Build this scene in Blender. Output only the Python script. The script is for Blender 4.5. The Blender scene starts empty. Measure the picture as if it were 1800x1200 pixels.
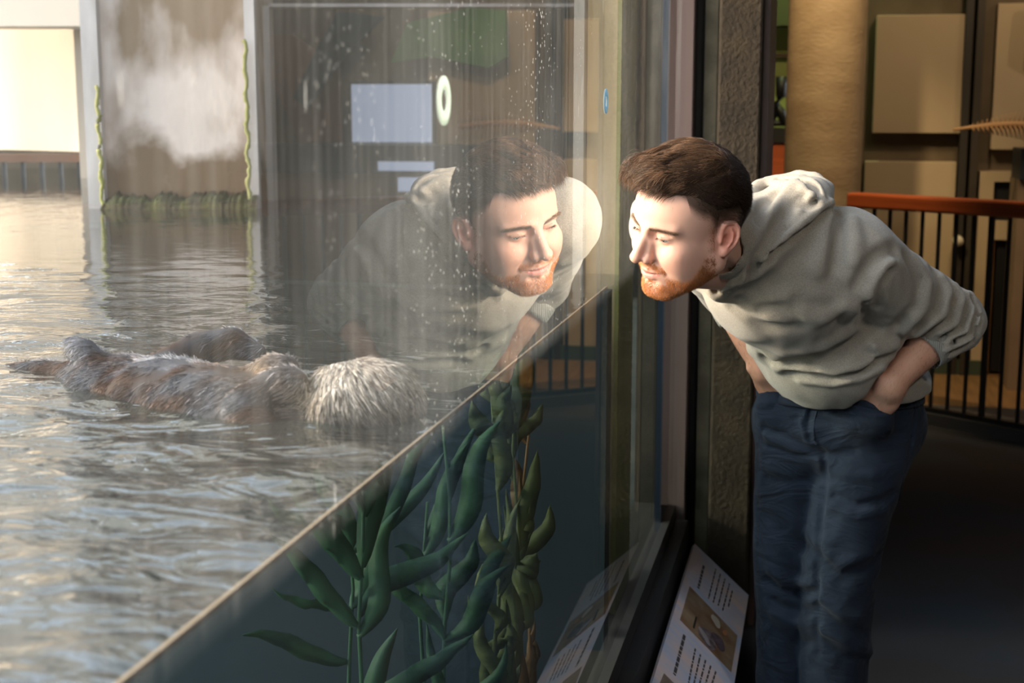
import bpy, bmesh, math, random
import numpy as np
from mathutils import Vector, Matrix
C = bpy.context.scene
COL = C.collection
rnd = random.Random(7)
PI = math.pi
R = math.radians
# ---------------------------------------------------------------- camera
CAMX, CAMZ, FPX = 0.43, 1.62, 2500.0
PITCH, YAW = math.atan(412 / 2500.0), math.atan(555 / 2500.0 * math.cos(math.atan(412 / 2500.0)))
cd = bpy.data.cameras.new('camera'); cam = bpy.data.objects.new('camera', cd); COL.objects.link(cam)
cam.location = (CAMX, 0, CAMZ); cam.rotation_euler = (PI / 2 - PITCH, 0, YAW)
cd.sensor_width = 36; cd.lens = 50; cd.clip_start = 0.05; cd.clip_end = 200
cd.dof.use_dof = True; cd.dof.focus_distance = 2.52; cd.dof.aperture_fstop = 6.3
C.camera = cam
# ---------------------------------------------------------------- light and exposure
vs = C.view_settings
vs.view_transform = 'Standard'; vs.look = 'None'; vs.gamma = 1.0; vs.use_curve_mapping = False; vs.exposure = 0.0
w = bpy.data.worlds.new('sky'); C.world = w; w.use_nodes = True
nt = w.node_tree; bg = nt.nodes['Background']
sky = nt.nodes.new('ShaderNodeTexSky'); sky.sky_type = 'NISHITA'; sky.sun_disc = False
sky.sun_elevation = R(24); sky.sun_rotation = R(-95); sky.dust_density = 3.0; sky.air_density = 1.0
hz = nt.nodes.new('ShaderNodeMix'); hz.data_type = 'RGBA'; hz.inputs['Factor'].default_value = 0.7
hz.inputs[7].default_value = (1.35, 1.38, 1.42, 1)
nt.links.new(sky.outputs[0], hz.inputs[6]); nt.links.new(hz.outputs[2], bg.inputs[0])
bg.inputs[1].default_value = 2.15
SUND = Vector((1.0, 0.42, -0.36)).normalized()          # direction the sunlight travels
sl = bpy.data.lights.new('sun', 'SUN'); sl.energy = 5.2; sl.angle = R(7.0); sl.color = (1.0, 0.82, 0.64)
so = bpy.data.objects.new('sun', sl); COL.objects.link(so); so.rotation_euler = SUND.to_track_quat('-Z', 'Y').to_euler()
so.location = (-6, -1, 5)
def lamp(name, loc, tgt, energy, size, color=(1, .75, .45), spot=None):
    l = bpy.data.lights.new(name, 'SPOT' if spot else 'AREA'); l.energy = energy; l.color = color
    if spot: l.spot_size = R(spot); l.spot_blend = .7; l.shadow_soft_size = size
    else: l.size = size
    o = bpy.data.objects.new(name, l); COL.objects.link(o); o.location = loc
    o.rotation_euler = (Vector(tgt) - Vector(loc)).to_track_quat('-Z', 'Y').to_euler()
    return o
lamp('column_spotlight', (.12, 6.9, 3.3), (.33, 8.1, 1.3), 200, .05, (1, .72, .38), 60)
lamp('ceiling_spotlight', (1.4, 7.4, 3.3), (1.3, 9.0, .9), 70, .1, (1, .72, .42), 120)
lamp('ceiling_spotlight', (3.2, 6.8, 3.3), (3.0, 9.0, 1.3), 45, .1, (1, .75, .5), 120)
lamp('side_spotlight', (.25, 9.0, 3.1), (.08, 9.9, 1.9), 45, .1, (.85, 1, .5), 140)
lamp('fill_spotlight', (1.9, .1, 3.3), (.5, 3.1, 1.1), 105, .18, (1, .93, .82), 50)  # added fill that brightens the man's camera side, not a fitting of the room
lamp('fill_spotlight', (1.2, 4.6, 3.35), (.4, 3.0, 1.3), 55, .15, (.62, .78, 1), 50)  # added cool fill from above, in place of skylight on the hood
# ---------------------------------------------------------------- pixel helpers (1800x1200 frame)
MC = cam.rotation_euler.to_matrix()
CP = Vector(cam.location)
def ray(px, py): return MC @ Vector((px - 900.0, 600.0 - py, -FPX))
def PY(px, py, y): d = ray(px, py); return CP + d * ((y - CP.y) / d.y)
def PX(px, py, x): d = ray(px, py); return CP + d * ((x - CP.x) / d.x)
def PZ(px, py, z): d = ray(px, py); return CP + d * ((z - CP.z) / d.z)
# ---------------------------------------------------------------- materials
def mat(name, col, rough=.6, metal=0, spec=.5, noise=0, nscale=8, col2=None, bump=0, bscale=40, sss=0, sheen=0, stretch=None, detail=6, ramp=(.35, .65)):
    m = bpy.data.materials.new(name); m.use_nodes = True; t = m.node_tree; b = t.nodes['Principled BSDF']
    b.inputs['Roughness'].default_value = rough; b.inputs['Metallic'].default_value = metal
    b.inputs['Specular IOR Level'].default_value = spec
    c = (*col, 1); b.inputs['Base Color'].default_value = c
    tc = t.nodes.new('ShaderNodeTexCoord'); mp = t.nodes.new('ShaderNodeMapping'); t.links.new(tc.outputs['Object'], mp.inputs[0])
    if stretch: mp.inputs['Scale'].default_value = stretch
    if col2 is not None:
        n = t.nodes.new('ShaderNodeTexNoise'); n.inputs['Scale'].default_value = nscale; n.inputs['Detail'].default_value = detail
        t.links.new(mp.outputs[0], n.inputs['Vector'])
        r = t.nodes.new('ShaderNodeValToRGB'); r.color_ramp.elements[0].position = ramp[0]; r.color_ramp.elements[1].position = ramp[1]
        r.color_ramp.elements[0].color = c; r.color_ramp.elements[1].color = (*col2, 1)
        t.links.new(n.outputs[0], r.inputs[0]); t.links.new(r.outputs[0], b.inputs['Base Color'])
    if bump:
        n2 = t.nodes.new('ShaderNodeTexNoise'); n2.inputs['Scale'].default_value = bscale; n2.inputs['Detail'].default_value = 4
        t.links.new(mp.outputs[0], n2.inputs['Vector'])
        bp = t.nodes.new('ShaderNodeBump'); bp.inputs['Strength'].default_value = bump; bp.inputs['Distance'].default_value = .01
        t.links.new(n2.outputs[0], bp.inputs['Height']); t.links.new(bp.outputs[0], b.inputs['Normal'])
    if sss: b.inputs['Subsurface Weight'].default_value = sss; b.inputs['Subsurface Radius'].default_value = (.012, .004, .002); b.inputs['Subsurface Scale'].default_value = 1
    if sheen: b.inputs['Sheen Weight'].default_value = sheen; b.inputs['Sheen Roughness'].default_value = .5
    return m
def vcol(m, attr='Col', bias=None):
    t = m.node_tree; a = t.nodes.new('ShaderNodeAttribute'); a.attribute_name = attr
    t.links.new(a.outputs['Color'], t.nodes['Principled BSDF'].inputs['Base Color']); return m
# ---------------------------------------------------------------- objects
def tag(o, label=None, cat=None, group=None, kind=None):
    if label: o['label'] = label
    if cat: o['category'] = cat
    if group: o['group'] = group
    if kind: o['kind'] = kind
    return o
def mesh_obj(name, V, F, m, parent=None, smooth=False, cols=None):
    me = bpy.data.meshes.new(name); V = np.asarray(V, dtype=np.float64)
    if isinstance(F, np.ndarray):
        nF, k = F.shape
        me.vertices.add(len(V)); me.vertices.foreach_set('co', V.astype(np.float32).ravel())
        me.loops.add(nF * k); me.loops.foreach_set('vertex_index', F.astype(np.int32).ravel())
        me.polygons.add(nF); me.polygons.foreach_set('loop_start', np.arange(0, nF * k, k, dtype=np.int32))
        me.update(calc_edges=True); me.validate()
    else:
        me.from_pydata([tuple(v) for v in V], [], F)
    if smooth: me.polygons.foreach_set('use_smooth', np.ones(len(me.polygons), dtype=bool))
    if cols is not None:
        ca = me.color_attributes.new('Col', 'FLOAT_COLOR', 'POINT')
        c4 = np.ones((len(V), 4), np.float32); c4[:, :3] = cols; ca.data.foreach_set('color', c4.ravel())
    me.materials.append(m); o = bpy.data.objects.new(name, me); COL.objects.link(o)
    if parent: o.parent = parent
    return o
def empty(name, loc=(0, 0, 0), rz=0):
    o = bpy.data.objects.new(name, None); COL.objects.link(o); o.location = loc; o.rotation_euler = (0, 0, rz); o.empty_display_size = .05
    return o
class MB:
    def __init__(s): s.V = []; s.F = []
    def add(s, V, F):
        n = len(s.V); s.V += [tuple(v) for v in V]; s.F += [tuple(i + n for i in f) for f in F]; return s
    def box(s, a, b, M=None):
        x0, y0, z0 = a; x1, y1, z1 = b
        V = [Vector(v) for v in ((x0, y0, z0), (x1, y0, z0), (x1, y1, z0), (x0, y1, z0), (x0, y0, z1), (x1, y0, z1), (x1, y1, z1), (x0, y1, z1))]
        if M: V = [M @ v for v in V]
        return s.add(V, [(0, 3, 2, 1), (4, 5, 6, 7), (0, 1, 5, 4), (1, 2, 6, 5), (2, 3, 7, 6), (3, 0, 4, 7)])
    def tube(s, pts, rad, n=8, cap=True):
        pts = [Vector(p) for p in pts]; rs = rad if hasattr(rad, '__len__') else [rad] * len(pts)
        base = len(s.V); up = Vector((0, 0, 1))
        for i, p in enumerate(pts):
            t = (pts[min(i + 1, len(pts) - 1)] - pts[max(i - 1, 0)]).normalized()
            u = t.cross(up) if abs(t.dot(up)) < .95 else t.cross(Vector((1, 0, 0)))
            u.normalize(); v = t.cross(u)
            for k in range(n):
                a = 2 * PI * k / n; s.V.append(tuple(p + (u * math.cos(a) + v * math.sin(a)) * rs[i]))
        for i in range(len(pts) - 1):
            for k in range(n):
                a = base + i * n + k; b = base + i * n + (k + 1) % n; s.F.append((a, a + n, b + n, b))
        if cap:
            s.F.append(tuple(base + k for k in range(n))); s.F.append(tuple(base + (len(pts) - 1) * n + k for k in reversed(range(n))))
        return s
    def build(s, name, m, parent=None, smooth=False, bevel=0):
        o = mesh_obj(name, s.V, s.F, m, parent, smooth)
        if bevel:
            bv = o.modifiers.new('bevel', 'BEVEL'); bv.width = bevel; bv.segments = 2; bv.limit_method = 'ANGLE'
        return o
def box(name, a, b, m, parent=None, M=None, bevel=0): return MB().box(a, b, M).build(name, m, parent, bevel=bevel)
def struct(o): o['kind'] = 'structure'; return o
# ================================================================ SETTING
ZW = 1.232                       # water level
XG = -0.024                      # inner face of the glass
GY0, GY1, GZ0, GZ1 = -2.8, PX(1189, 500, 0).y, 0.40, 3.2
M_carpet = mat('carpet', (.062, .050, .048), .95, col2=(.052, .062, .078), nscale=1.2, bump=.3, bscale=300, spec=.1)
M_wood_floor = mat('wood_floor', (.22, .12, .05), .5, col2=(.15, .08, .035), nscale=3, stretch=(12, 1, 1))
M_wall_dark = mat('dark_wall', (.05, .04, .03), .8, col2=(.03, .025, .02), nscale=3)
M_ceiling = mat('dark_ceiling', (.06, .05, .045), .9)
M_concrete = mat('board_concrete', (.16, .13, .09), .85, col2=(.09, .07, .05), nscale=5, stretch=(3, 3, .8), bump=.4, bscale=60)
M_conc_dark = mat('dark_concrete', (.026, .017, .009), .8, col2=(.050, .034, .018), nscale=9, bump=.5, bscale=70)
M_conc_olive = mat('olive_concrete', (.14, .12, .078), .8, col2=(.09, .076, .05), nscale=14, bump=.3, bscale=80)
M_mauve = mat('mauve_metal', (.12, .082, .075), .5)
M_black = mat('black_rubber', (.006, .006, .007), .5)
M_blue = mat('blue_seal', (.04, .07, .12), .4)
M_column = mat('column_concrete', (.34, .26, .17), .5, col2=(.26, .19, .12), nscale=4, stretch=(1, 1, 2.5), bump=.3, bscale=30)
M_cream = mat('cream_panel', (.50, .40, .27), .8, col2=(.45, .36, .24), nscale=1.5)
M_beam = mat('brown_beam', (.15, .115, .075), .8, col2=(.11, .085, .055), nscale=4)
M_rail = mat('red_wood', (.42, .095, .028), .4, col2=(.30, .065, .02), nscale=5, stretch=(.5, .5, 8))
M_metal = mat('black_metal', (.012, .014, .018), .45)

struct(box('floor', (0.0, -3, -.1), (6.5, 8.0, 0), M_carpet))
struct(box('floor', (0.0, 8.0, -.1), (6.5, 12.2, 0), M_wood_floor))
struct(box('ceiling', (0.0, -3, 3.45), (6.5, 12.2, 3.6), M_ceiling))
struct(box('wall_right', (6.5, -3, 0), (6.7, 12.2, 3.45), M_wall_dark))
struct(box('wall_rear', (0.0, -3.2, 0), (6.5, -3, 3.45), M_wall_dark))
# low wall and header that carry the viewing window
struct(box('wall_left', (-.12, GY0, 0), (.0, GY1, GZ0), M_wall_dark))
struct(box('wall_left', (-.12, GY0, GZ1), (.0, 12.2, 3.45), M_wall_dark))
struct(box('wall_left', (-.12, -3.0, 0), (.0, GY0, 3.2), M_wall_dark))
struct(box('wall_left', (-.12, GY1 + .01, 0), (-.051, 12.2, 3.2), M_wall_dark))
# posts at the far end of the window, from the glass inwards
YP = GY1 + .02
def px_(x): return PY(x, 500, YP).x
struct(box('trim_1', (-.05, GY1 + .005, .0), (px_(1213), YP + .4, 3.2), M_mauve, bevel=.004))
struct(box('trim_2', (px_(1213) + .001, YP + .05, .0), (px_(1228), YP + .4, 3.2), M_black))
struct(box('trim_3', (px_(1228) + .001, YP + .02, .0), (px_(1253), YP + .5, 3.2), M_conc_olive, bevel=.004))
p = box('concrete_pillar', (px_(1253) + .001, YP, .0), (px_(1329), YP + .6, 3.45), M_conc_dark, bevel=.008)
tag(p, 'dark rough concrete pillar standing right behind the man\'s head', 'pillar')
struct(box('trim_4', (px_(1329) + .001, YP + .05, .0), (px_(1340), YP + .55, 3.2), M_mauve))
struct(box('trim_5', (-.020, PX(1170, 500, 0).y, GZ0), (-.002, PX(1182, 500, 0).y, 3.2), M_blue))

# ---- glass
def glass_mat():
    m = bpy.data.materials.new('viewing_glass'); m.use_nodes = True; t = m.node_tree; t.nodes.clear(); N = t.nodes.new; L = t.links.new
    out = N('ShaderNodeOutputMaterial'); lw = N('ShaderNodeLayerWeight'); lw.inputs[0].default_value = .5
    geo = N('ShaderNodeNewGeometry')
    def mt(op, a, b, c=None):
        n = N('ShaderNodeMath'); n.operation = op
        for i, v in enumerate((a, b, c)):
            if v is None: continue
            if isinstance(v, (int, float)): n.inputs[i].default_value = v
            else: L(v, n.inputs[i])
        return n.outputs[0]
    p5 = mt('POWER', lw.outputs['Facing'], 5.0)
    r = mt('MULTIPLY_ADD', p5, .95, .045)
    r2 = mt('DIVIDE', mt('MULTIPLY', r, 2.0), mt('ADD', r, 1.0))
    r2 = mt('MINIMUM', mt('MULTIPLY', r2, 1.35), .70)
    front = mt('SUBTRACT', 1.0, geo.outputs['Backfacing'])
    fac = mt('MULTIPLY', r2, front)
    tr = N('ShaderNodeBsdfTransparent'); tr.inputs[0].default_value = (.965, .985, .98, 1)
    gl = N('ShaderNodeBsdfGlossy'); gl.inputs['Roughness'].default_value = 0.0
    mx = N('ShaderNodeMixShader'); L(fac, mx.inputs[0]); L(tr.outputs[0], mx.inputs[1]); L(gl.outputs[0], mx.inputs[2])
    # dried spots, drips and a breathed-on haze
    tc = N('ShaderNodeTexCoord')
    def tex(kind, scale, st, **k):
        mp = N('ShaderNodeMapping'); mp.inputs['Scale'].default_value = st; L(tc.outputs['Object'], mp.inputs[0])
        n = N(kind); n.inputs['Scale'].default_value = scale; L(mp.outputs[0], n.inputs['Vector'])
        for a, b in k.items():
            if a in n.inputs: n.inputs[a].default_value = b
        return n
    vo = tex('ShaderNodeTexVoronoi', 105, (1, 1, .7)); n1 = tex('ShaderNodeTexNoise', 4, (1, 1, 1), Detail=2.0)
    thr = mt('MULTIPLY_ADD', n1.outputs[0], .42, -.10)
    gp = N('ShaderNodeNewGeometry'); sz = N('ShaderNodeSeparateXYZ'); L(gp.outputs['Position'], sz.inputs[0])
    yr = N('ShaderNodeMapRange'); L(sz.outputs['Y'], yr.inputs[0]); yr.inputs[1].default_value = 1.05; yr.inputs[2].default_value = 1.5
    yr2 = N('ShaderNodeMapRange'); L(sz.outputs['Y'], yr2.inputs[0]); yr2.inputs[1].default_value = 3.2; yr2.inputs[2].default_value = 2.2
    spots = mt('MULTIPLY', mt('LESS_THAN', vo.outputs['Distance'], mt('MULTIPLY', thr, yr2.outputs[0])), yr.outputs[0])
    vo2 = tex('ShaderNodeTexVoronoi', 30, (1, 1, .18)); thr2 = mt('MULTIPLY_ADD', n1.outputs[0], .34, -.135)
    drips = mt('LESS_THAN', vo2.outputs['Distance'], thr2)
    st = tex('ShaderNodeTexNoise', 60, (1, 1, .03), Detail=3.0)
    streak = mt('MULTIPLY', mt('POWER', st.outputs[0], 3.0), .11)
    hz = tex('ShaderNodeTexNoise', 3.0, (1, 1, 1), Detail=5.0)
    haze = mt('MULTIPLY', mt('POWER', hz.outputs[0], 3.0), .17)
    dirt = mt('ADD', mt('ADD', mt('MULTIPLY', spots, .34), mt('MULTIPLY', drips, .20)), mt('ADD', streak, haze))
    dirt = mt('MULTIPLY', mt('MINIMUM', dirt, .5), front)
    above = N('ShaderNodeMapRange'); L(sz.outputs['Z'], above.inputs[0]); above.inputs[1].default_value = ZW - .005; above.inputs[2].default_value = ZW + .02; above.inputs[3].default_value = .05; above.inputs[4].default_value = 1.0
    dirt = mt('MULTIPLY', dirt, above.outputs[0])
    # only the water side of the pane is dirty
    d1 = N('ShaderNodeBsdfDiffuse'); d1.inputs[0].default_value = (.7, .72, .72, 1)
    d2 = N('ShaderNodeBsdfTranslucent'); d2.inputs[0].default_value = (.7, .72, .72, 1)
    dm = N('ShaderNodeMixShader'); dm.inputs[0].default_value = .5; L(d1.outputs[0], dm.inputs[1]); L(d2.outputs[0], dm.inputs[2])
    fm = N('ShaderNodeMixShader'); L(dirt, fm.inputs[0]); L(mx.outputs[0], fm.inputs[1]); L(dm.outputs[0], fm.inputs[2])
    L(fm.outputs[0], out.inputs[0]); return m
g = box('window_1', (XG, GY0, GZ0), (0.0, GY1, GZ1), glass_mat()); struct(g)
# rubber sill under the glass
struct(box('trim_6', (0.0, GY0, GZ0 - .02), (.022, 4.18, GZ0 + .03), mat('grey_ledge', (.045, .042, .042), .4)))
struct(box('trim_7', (.022, GY0, .25), (.06, 4.2, .38), M_black))

# ---- tank: end wall, bottom, posts
M_tank = mat('tank_haze_teal', (.010, .028, .040), .8, col2=(.007, .020, .030), nscale=2)  # dark teal colour stands in for the haze of the water
M_tankfloor = mat('pool_bottom', (.035, .05, .045), .9, col2=(.10, .10, .08), nscale=2)
struct(box('floor', (-9.5, GY0, -.3), (-.121, 16, -.05), M_tankfloor))
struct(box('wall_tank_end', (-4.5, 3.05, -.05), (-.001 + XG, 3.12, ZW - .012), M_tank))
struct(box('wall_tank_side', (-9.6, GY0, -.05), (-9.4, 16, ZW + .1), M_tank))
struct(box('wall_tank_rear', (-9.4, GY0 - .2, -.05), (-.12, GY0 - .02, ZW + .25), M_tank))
M_tan = mat('tan_concrete', (.66, .50, .29), .85, col2=(.50, .39, .22), nscale=4, stretch=(4, 4, .5))
M_algae = mat('algae', (.17, .18, .03), .8, col2=(.26, .25, .10), nscale=6, stretch=(1, 1, .3))
M_whitecon = mat('pale_concrete', (.46, .43, .42), .8, col2=(.32, .30, .29), nscale=5, stretch=(2, 2, .5))
# tan post rising from the far end of the tank, seen through the glass
def xat(px, y): return PY(px, 300, y).x
M_dull = mat('weathered_frame', (.26, .26, .25), .8)
tp = empty('tank_post', (xat(1060, 3.3), 3.3, 0))
tag(tp, 'tan concrete post with an algae edge behind the far end of the glass', 'post')
lx = tp.location.x
MB().box((xat(1031, 3.3) - lx, 0, .0), (xat(1083, 3.3) - lx, .25, 3.6)).build('post_body', M_tan, tp)
MB().box((xat(1083, 3.3) - lx + .001, -.01, .0), (xat(1091, 3.3) - lx, .25, 3.6)).build('algae_edge', M_algae, tp)
MB().box((xat(1011, 3.3) - lx, -.03, .0), (xat(1029, 3.3) - lx, .1, 3.6)).build('pale_strip', M_dull, tp)

# ---- water
def water_mat():
    m = bpy.data.materials.new('water'); m.use_nodes = True; t = m.node_tree; t.nodes.clear(); N = t.nodes.new; L = t.links.new
    out = N('ShaderNodeOutputMaterial'); lw = N('ShaderNodeLayerWeight'); lw.inputs[0].default_value = .5
    tc = N('ShaderNodeTexCoord')
    h = None
    for sc, st, amp, dist in ((5, (1.0, 1.6, 1), .9, 1.4), (15, (1, 1.6, 1), .40, 1.2), (40, (1, 1.6, 1), .05, .5)):
        mp = N('ShaderNodeMapping'); mp.inputs['Scale'].default_value = st; mp.inputs['Rotation'].default_value = (0, 0, R(-12)); L(tc.outputs['Object'], mp.inputs[0])
        n = N('ShaderNodeTexNoise'); n.inputs['Scale'].default_value = sc; n.inputs['Detail'].default_value = 1.5; n.inputs['Distortion'].default_value = dist
        L(mp.outputs[0], n.inputs['Vector'])
        k = N('ShaderNodeMath'); k.operation = 'MULTIPLY'; k.inputs[1].default_value = amp; L(n.outputs[0], k.inputs[0])
        if h is None: h = k.outputs[0]
        else:
            a = N('ShaderNodeMath'); a.operation = 'ADD'; L(h, a.inputs[0]); L(k.outputs[0], a.inputs[1]); h = a.outputs[0]
    # the wind only reaches the near part of the pool: calmer water further back
    sx = N('ShaderNodeSeparateXYZ'); L(tc.outputs['Object'], sx.inputs[0])
    mr = N('ShaderNodeMapRange'); L(sx.outputs['Y'], mr.inputs[0]); mr.inputs[1].default_value = 1.2; mr.inputs[2].default_value = 3.2; mr.inputs[3].default_value = 1.0; mr.inputs[4].default_value = .10
    bp = N('ShaderNodeBump'); bp.inputs['Distance'].default_value = .014; L(mr.outputs[0], bp.inputs['Strength']); L(h, bp.inputs['Height'])
    L(bp.outputs[0], lw.inputs['Normal'])
    def mt(op, a, b):
        n = N('ShaderNodeMath'); n.operation = op
        for i, v in enumerate((a, b)):
            if isinstance(v, (int, float)): n.inputs[i].default_value = v
            else: L(v, n.inputs[i])
        return n.outputs[0]
    r = mt('ADD', mt('MULTIPLY', mt('POWER', lw.outputs['Facing'], 3.6), .96), .03)
    tr = N('ShaderNodeBsdfTransparent'); tr.inputs[0].default_value = (.60, .70, .68, 1)
    gl = N('ShaderNodeBsdfGlossy'); gl.inputs['Roughness'].default_value = .02; L(bp.outputs[0], gl.inputs['Normal'])
    mx = N('ShaderNodeMixShader'); L(r, mx.inputs[0]); L(tr.outputs[0], mx.inputs[1]); L(gl.outputs[0], mx.inputs[2])
    df = N('ShaderNodeBsdfDiffuse'); df.inputs[0].default_value = (.42, .42, .36, 1); L(bp.outputs[0], df.inputs['Normal'])
    mk = N('ShaderNodeMixShader'); mk.inputs[0].default_value = .045; L(tr.outputs[0], mk.inputs[1]); L(df.outputs[0], mk.inputs[2]); L(mk.outputs[0], mx.inputs[1])
    L(mx.outputs[0], out.inputs[0]); return m
wx = np.concatenate([np.linspace(-9.4, -2.6, 30), np.linspace(-2.5, XG - .001, 190)]); wy = np.concatenate([np.linspace(GY0, .3, 14), np.linspace(.32, 3.4, 230), np.linspace(3.5, 16, 40)])
X, Y = np.meshgrid(wx, wy, indexing='ij')
amp = np.clip((3.6 - Y) / 2.0, .1, 1)
Z = ZW + amp * (.0022 * np.sin(19 * X + 31 * Y + 2 * np.sin(4 * Y)) + .0018 * np.sin(-26 * X + 22 * Y + 1.7 * np.sin(7 * X)) + .0015 * np.sin(9 * X - 47 * Y + 2 * np.sin(5 * X)))
Z[-1, :] = ZW
idx = np.arange(X.size).reshape(X.shape)
F = np.stack([idx[:-1, :-1].ravel(), idx[1:, :-1].ravel(), idx[1:, 1:].ravel(), idx[:-1, 1:].ravel()], 1)
wo = mesh_obj('water', np.stack([X.ravel(), Y.ravel(), Z.ravel()], 1), F, water_mat(), smooth=True)
tag(wo, 'rippled grey-green pool water behind the glass, reaching halfway up it', 'water', kind='stuff')
# residue line where the water meets the pane
struct(box('trim_8', (XG - .004, GY0, ZW - .002), (XG - .0005, 3.05, ZW + .0035), mat('water_residue', (.22, .17, .11), .8)))

# ---- far side of the pool
AX = Matrix.Rotation(YAW, 4, 'Z')
def far_box(x0, x1, y0, y1, depth, thick, m, name, parent=None, bevel=0):
    """a box facing the viewing window; corners read off at the given distance"""
    ax = Vector((-math.sin(YAW), math.cos(YAW), 0)); rt = Vector((math.cos(YAW), math.sin(YAW), 0))
    def pt(px, py):
        d = ray(px, py); k = depth / (d.dot(ax)); return CP + d * k
    a, b = pt(x0, y1), pt(x1, y0)
    ox = (pt(x0, 220) - CP).dot(rt); ex = (pt(x1, 220) - CP).dot(rt)
    V = []
    for z in (a.z, b.z):
        for (u, dd) in ((ox, 0), (ex, 0), (ex, thick), (ox, thick)):
            q = CP + rt * u + ax * (depth + dd); V.append((q.x, q.y, z))
    o = MB().add(V, [(0, 3, 2, 1), (4, 5, 6, 7), (0, 1, 5, 4), (1, 2, 6, 5), (2, 3, 7, 6), (3, 0, 4, 7)]).build(name, m, parent, bevel=bevel)
    return o
DW = (CAMZ - ZW) * FPX * .995 / 172 * 1.0
M_stain = mat('stained_concrete', (.17, .115, .07), .85, col2=(.52, .44, .39), nscale=2.2, stretch=(1.3, 1.3, .6), detail=10, ramp=(.42, .56), bump=.5, bscale=12)
M_moss = mat('moss', (.022, .018, .008), .95, col2=(.055, .058, .014), nscale=9, stretch=(1, 1, 2), bump=1, bscale=40)
pil = empty('pool_pillar', (0, 0, 0))
tag(pil, 'broad stained concrete pillar with white edges rising from the far water', 'pillar')
far_box(172, 440, -425, 385, DW - .05, .6, M_stain, 'pillar_body', pil)
far_box(149, 178, -425, 400, DW - .10, .045, M_whitecon, 'edge_strip', pil)
far_box(434, 452, -425, 400, DW - .10, .045, M_whitecon, 'edge_strip', pil)
ax = Vector((-math.sin(YAW), math.cos(YAW), 0)); rt = Vector((math.cos(YAW), math.sin(YAW), 0))
def farp(px, z, depth):
    d = ray(px, 300); k = depth / d.dot(ax); q = CP + d * k; return Vector((q.x, q.y, z))
def zat(py, depth): d = ray(300, py); return (CP + d * (depth / d.dot(ax))).z
random.seed(9)
for (px, py0) in ((437, 70), (177.5, 150)):
    n = 60; z0, z1 = ZW - .1, zat(py0, DW - .13); pts = []; rr = []
    for k in range(n): z = z0 + (z1 - z0) * k / (n - 1); q = farp(px, z, DW - .125) + rt * (.004 * math.sin(k * .7) + .003 * random.uniform(-1, 1)); pts.append(q); rr.append(.006 + .006 * random.random() * (1 - .5 * k / n))
    MB().tube(pts, rr, 7).build('algae_edge', M_algae, pil, True)
# a dark tide mark low on the pillar
t = M_stain.node_tree; bs = t.nodes['Principled BSDF']; src = bs.inputs['Base Color'].links[0].from_socket
tcn = t.nodes.new('ShaderNodeTexCoord'); sp = t.nodes.new('ShaderNodeSeparateXYZ'); t.links.new(tcn.outputs['Object'], sp.inputs[0])
nz = t.nodes.new('ShaderNodeTexNoise'); nz.inputs['Scale'].default_value = 4; nz.inputs['Detail'].default_value = 6; t.links.new(tcn.outputs['Object'], nz.inputs['Vector'])
ma = t.nodes.new('ShaderNodeMath'); ma.operation = 'MULTIPLY_ADD'; ma.inputs[1].default_value = .55; t.links.new(nz.outputs[0], ma.inputs[0]); t.links.new(sp.outputs['Z'], ma.inputs[2])
mr = t.nodes.new('ShaderNodeMapRange'); t.links.new(ma.outputs[0], mr.inputs[0]); mr.inputs[1].default_value = ZW + .40; mr.inputs[2].default_value = ZW + .50
mxc = t.nodes.new('ShaderNodeMix'); mxc.data_type = 'RGBA'; t.links.new(mr.outputs[0], mxc.inputs['Factor']); mxc.inputs[6].default_value = (.12, .075, .04, 1); t.links.new(src, mxc.inputs[7]); t.links.new(mxc.outputs[2], bs.inputs['Base Color'])
# mossy foot of the pillar, an uneven ledge
random.seed(4)
mb = MB(); n = 150; hh = .02
for i in range(n):
    px = 172 + (448 - 172) * i / (n - 1); q = farp(px, ZW - .1, DW - .16); hh = min(.045, max(.012, hh + random.uniform(-.008, .008))); h = ZW + hh + .012 * random.random()
    for (dd, z) in ((0, ZW - .1), (0, h - .02), (.03, h), (.12, h + .02 * random.random()), (.14, ZW - .1)):
        mb.V.append(tuple(q + ax * dd + Vector((0, 0, z - q.z))))
for i in range(n - 1):
    for k in range(4): a = i * 5 + k; mb.F.append((a, a + 5, a + 6, a + 1))
mb.build('mossy_ledge', M_moss, pil, True)

# sunlit wall beyond the opening at the left of the pool
M_sunwall = mat('sunlit_cream_wall', (.64, .54, .43), .9, col2=(.58, .49, .39), nscale=1.2, stretch=(3, 3, .4))
def facing_wall(name, px0, px1, z0, z1, depth, m, turn, thick=.12, lab=None):
    q0 = farp(px0, z0, depth); q1 = farp(px1, z0, depth)
    c = (q0 + q1) / 2; hw = (q1 - q0).length / 2
    o = MB().box((-hw, 0, 0), (hw, thick, z1 - z0)).build(name, m)
    o.location = (c.x, c.y, z0); o.rotation_euler = (0, 0, YAW + turn); return o
def far_z(py, depth): 
    d = ray(300, py); return (CP + d * (depth / d.dot(ax))).z
o = facing_wall('wall_far', -320, 260, far_z(262, 8.5), far_z(52, 8.5), 8.5, M_sunwall, R(-35)); struct(o)
far_box(-900, 149, -430, 46, 7.6, .3, mat('far_header', (.66, .58, .50), .9), 'trim_9').__setitem__('kind', 'structure')
far_box(137, 151, 20, 330, 7.9, .2, mat('far_jamb', (.42, .36, .30), .9), 'trim_10').__setitem__('kind', 'structure')
far_box(-420, 150, 225, 352, 9.2, .2, mat('far_parapet', (.11, .095, .075), .9, col2=(.20, .16, .12), nscale=2), 'wall_far_low').__setitem__('kind', 'structure')
far_box(-420, 150, 355, 372, 6.9, .5, mat('far_kerb', (.05, .05, .05), .9), 'trim_11').__setitem__('kind', 'structure')
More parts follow.
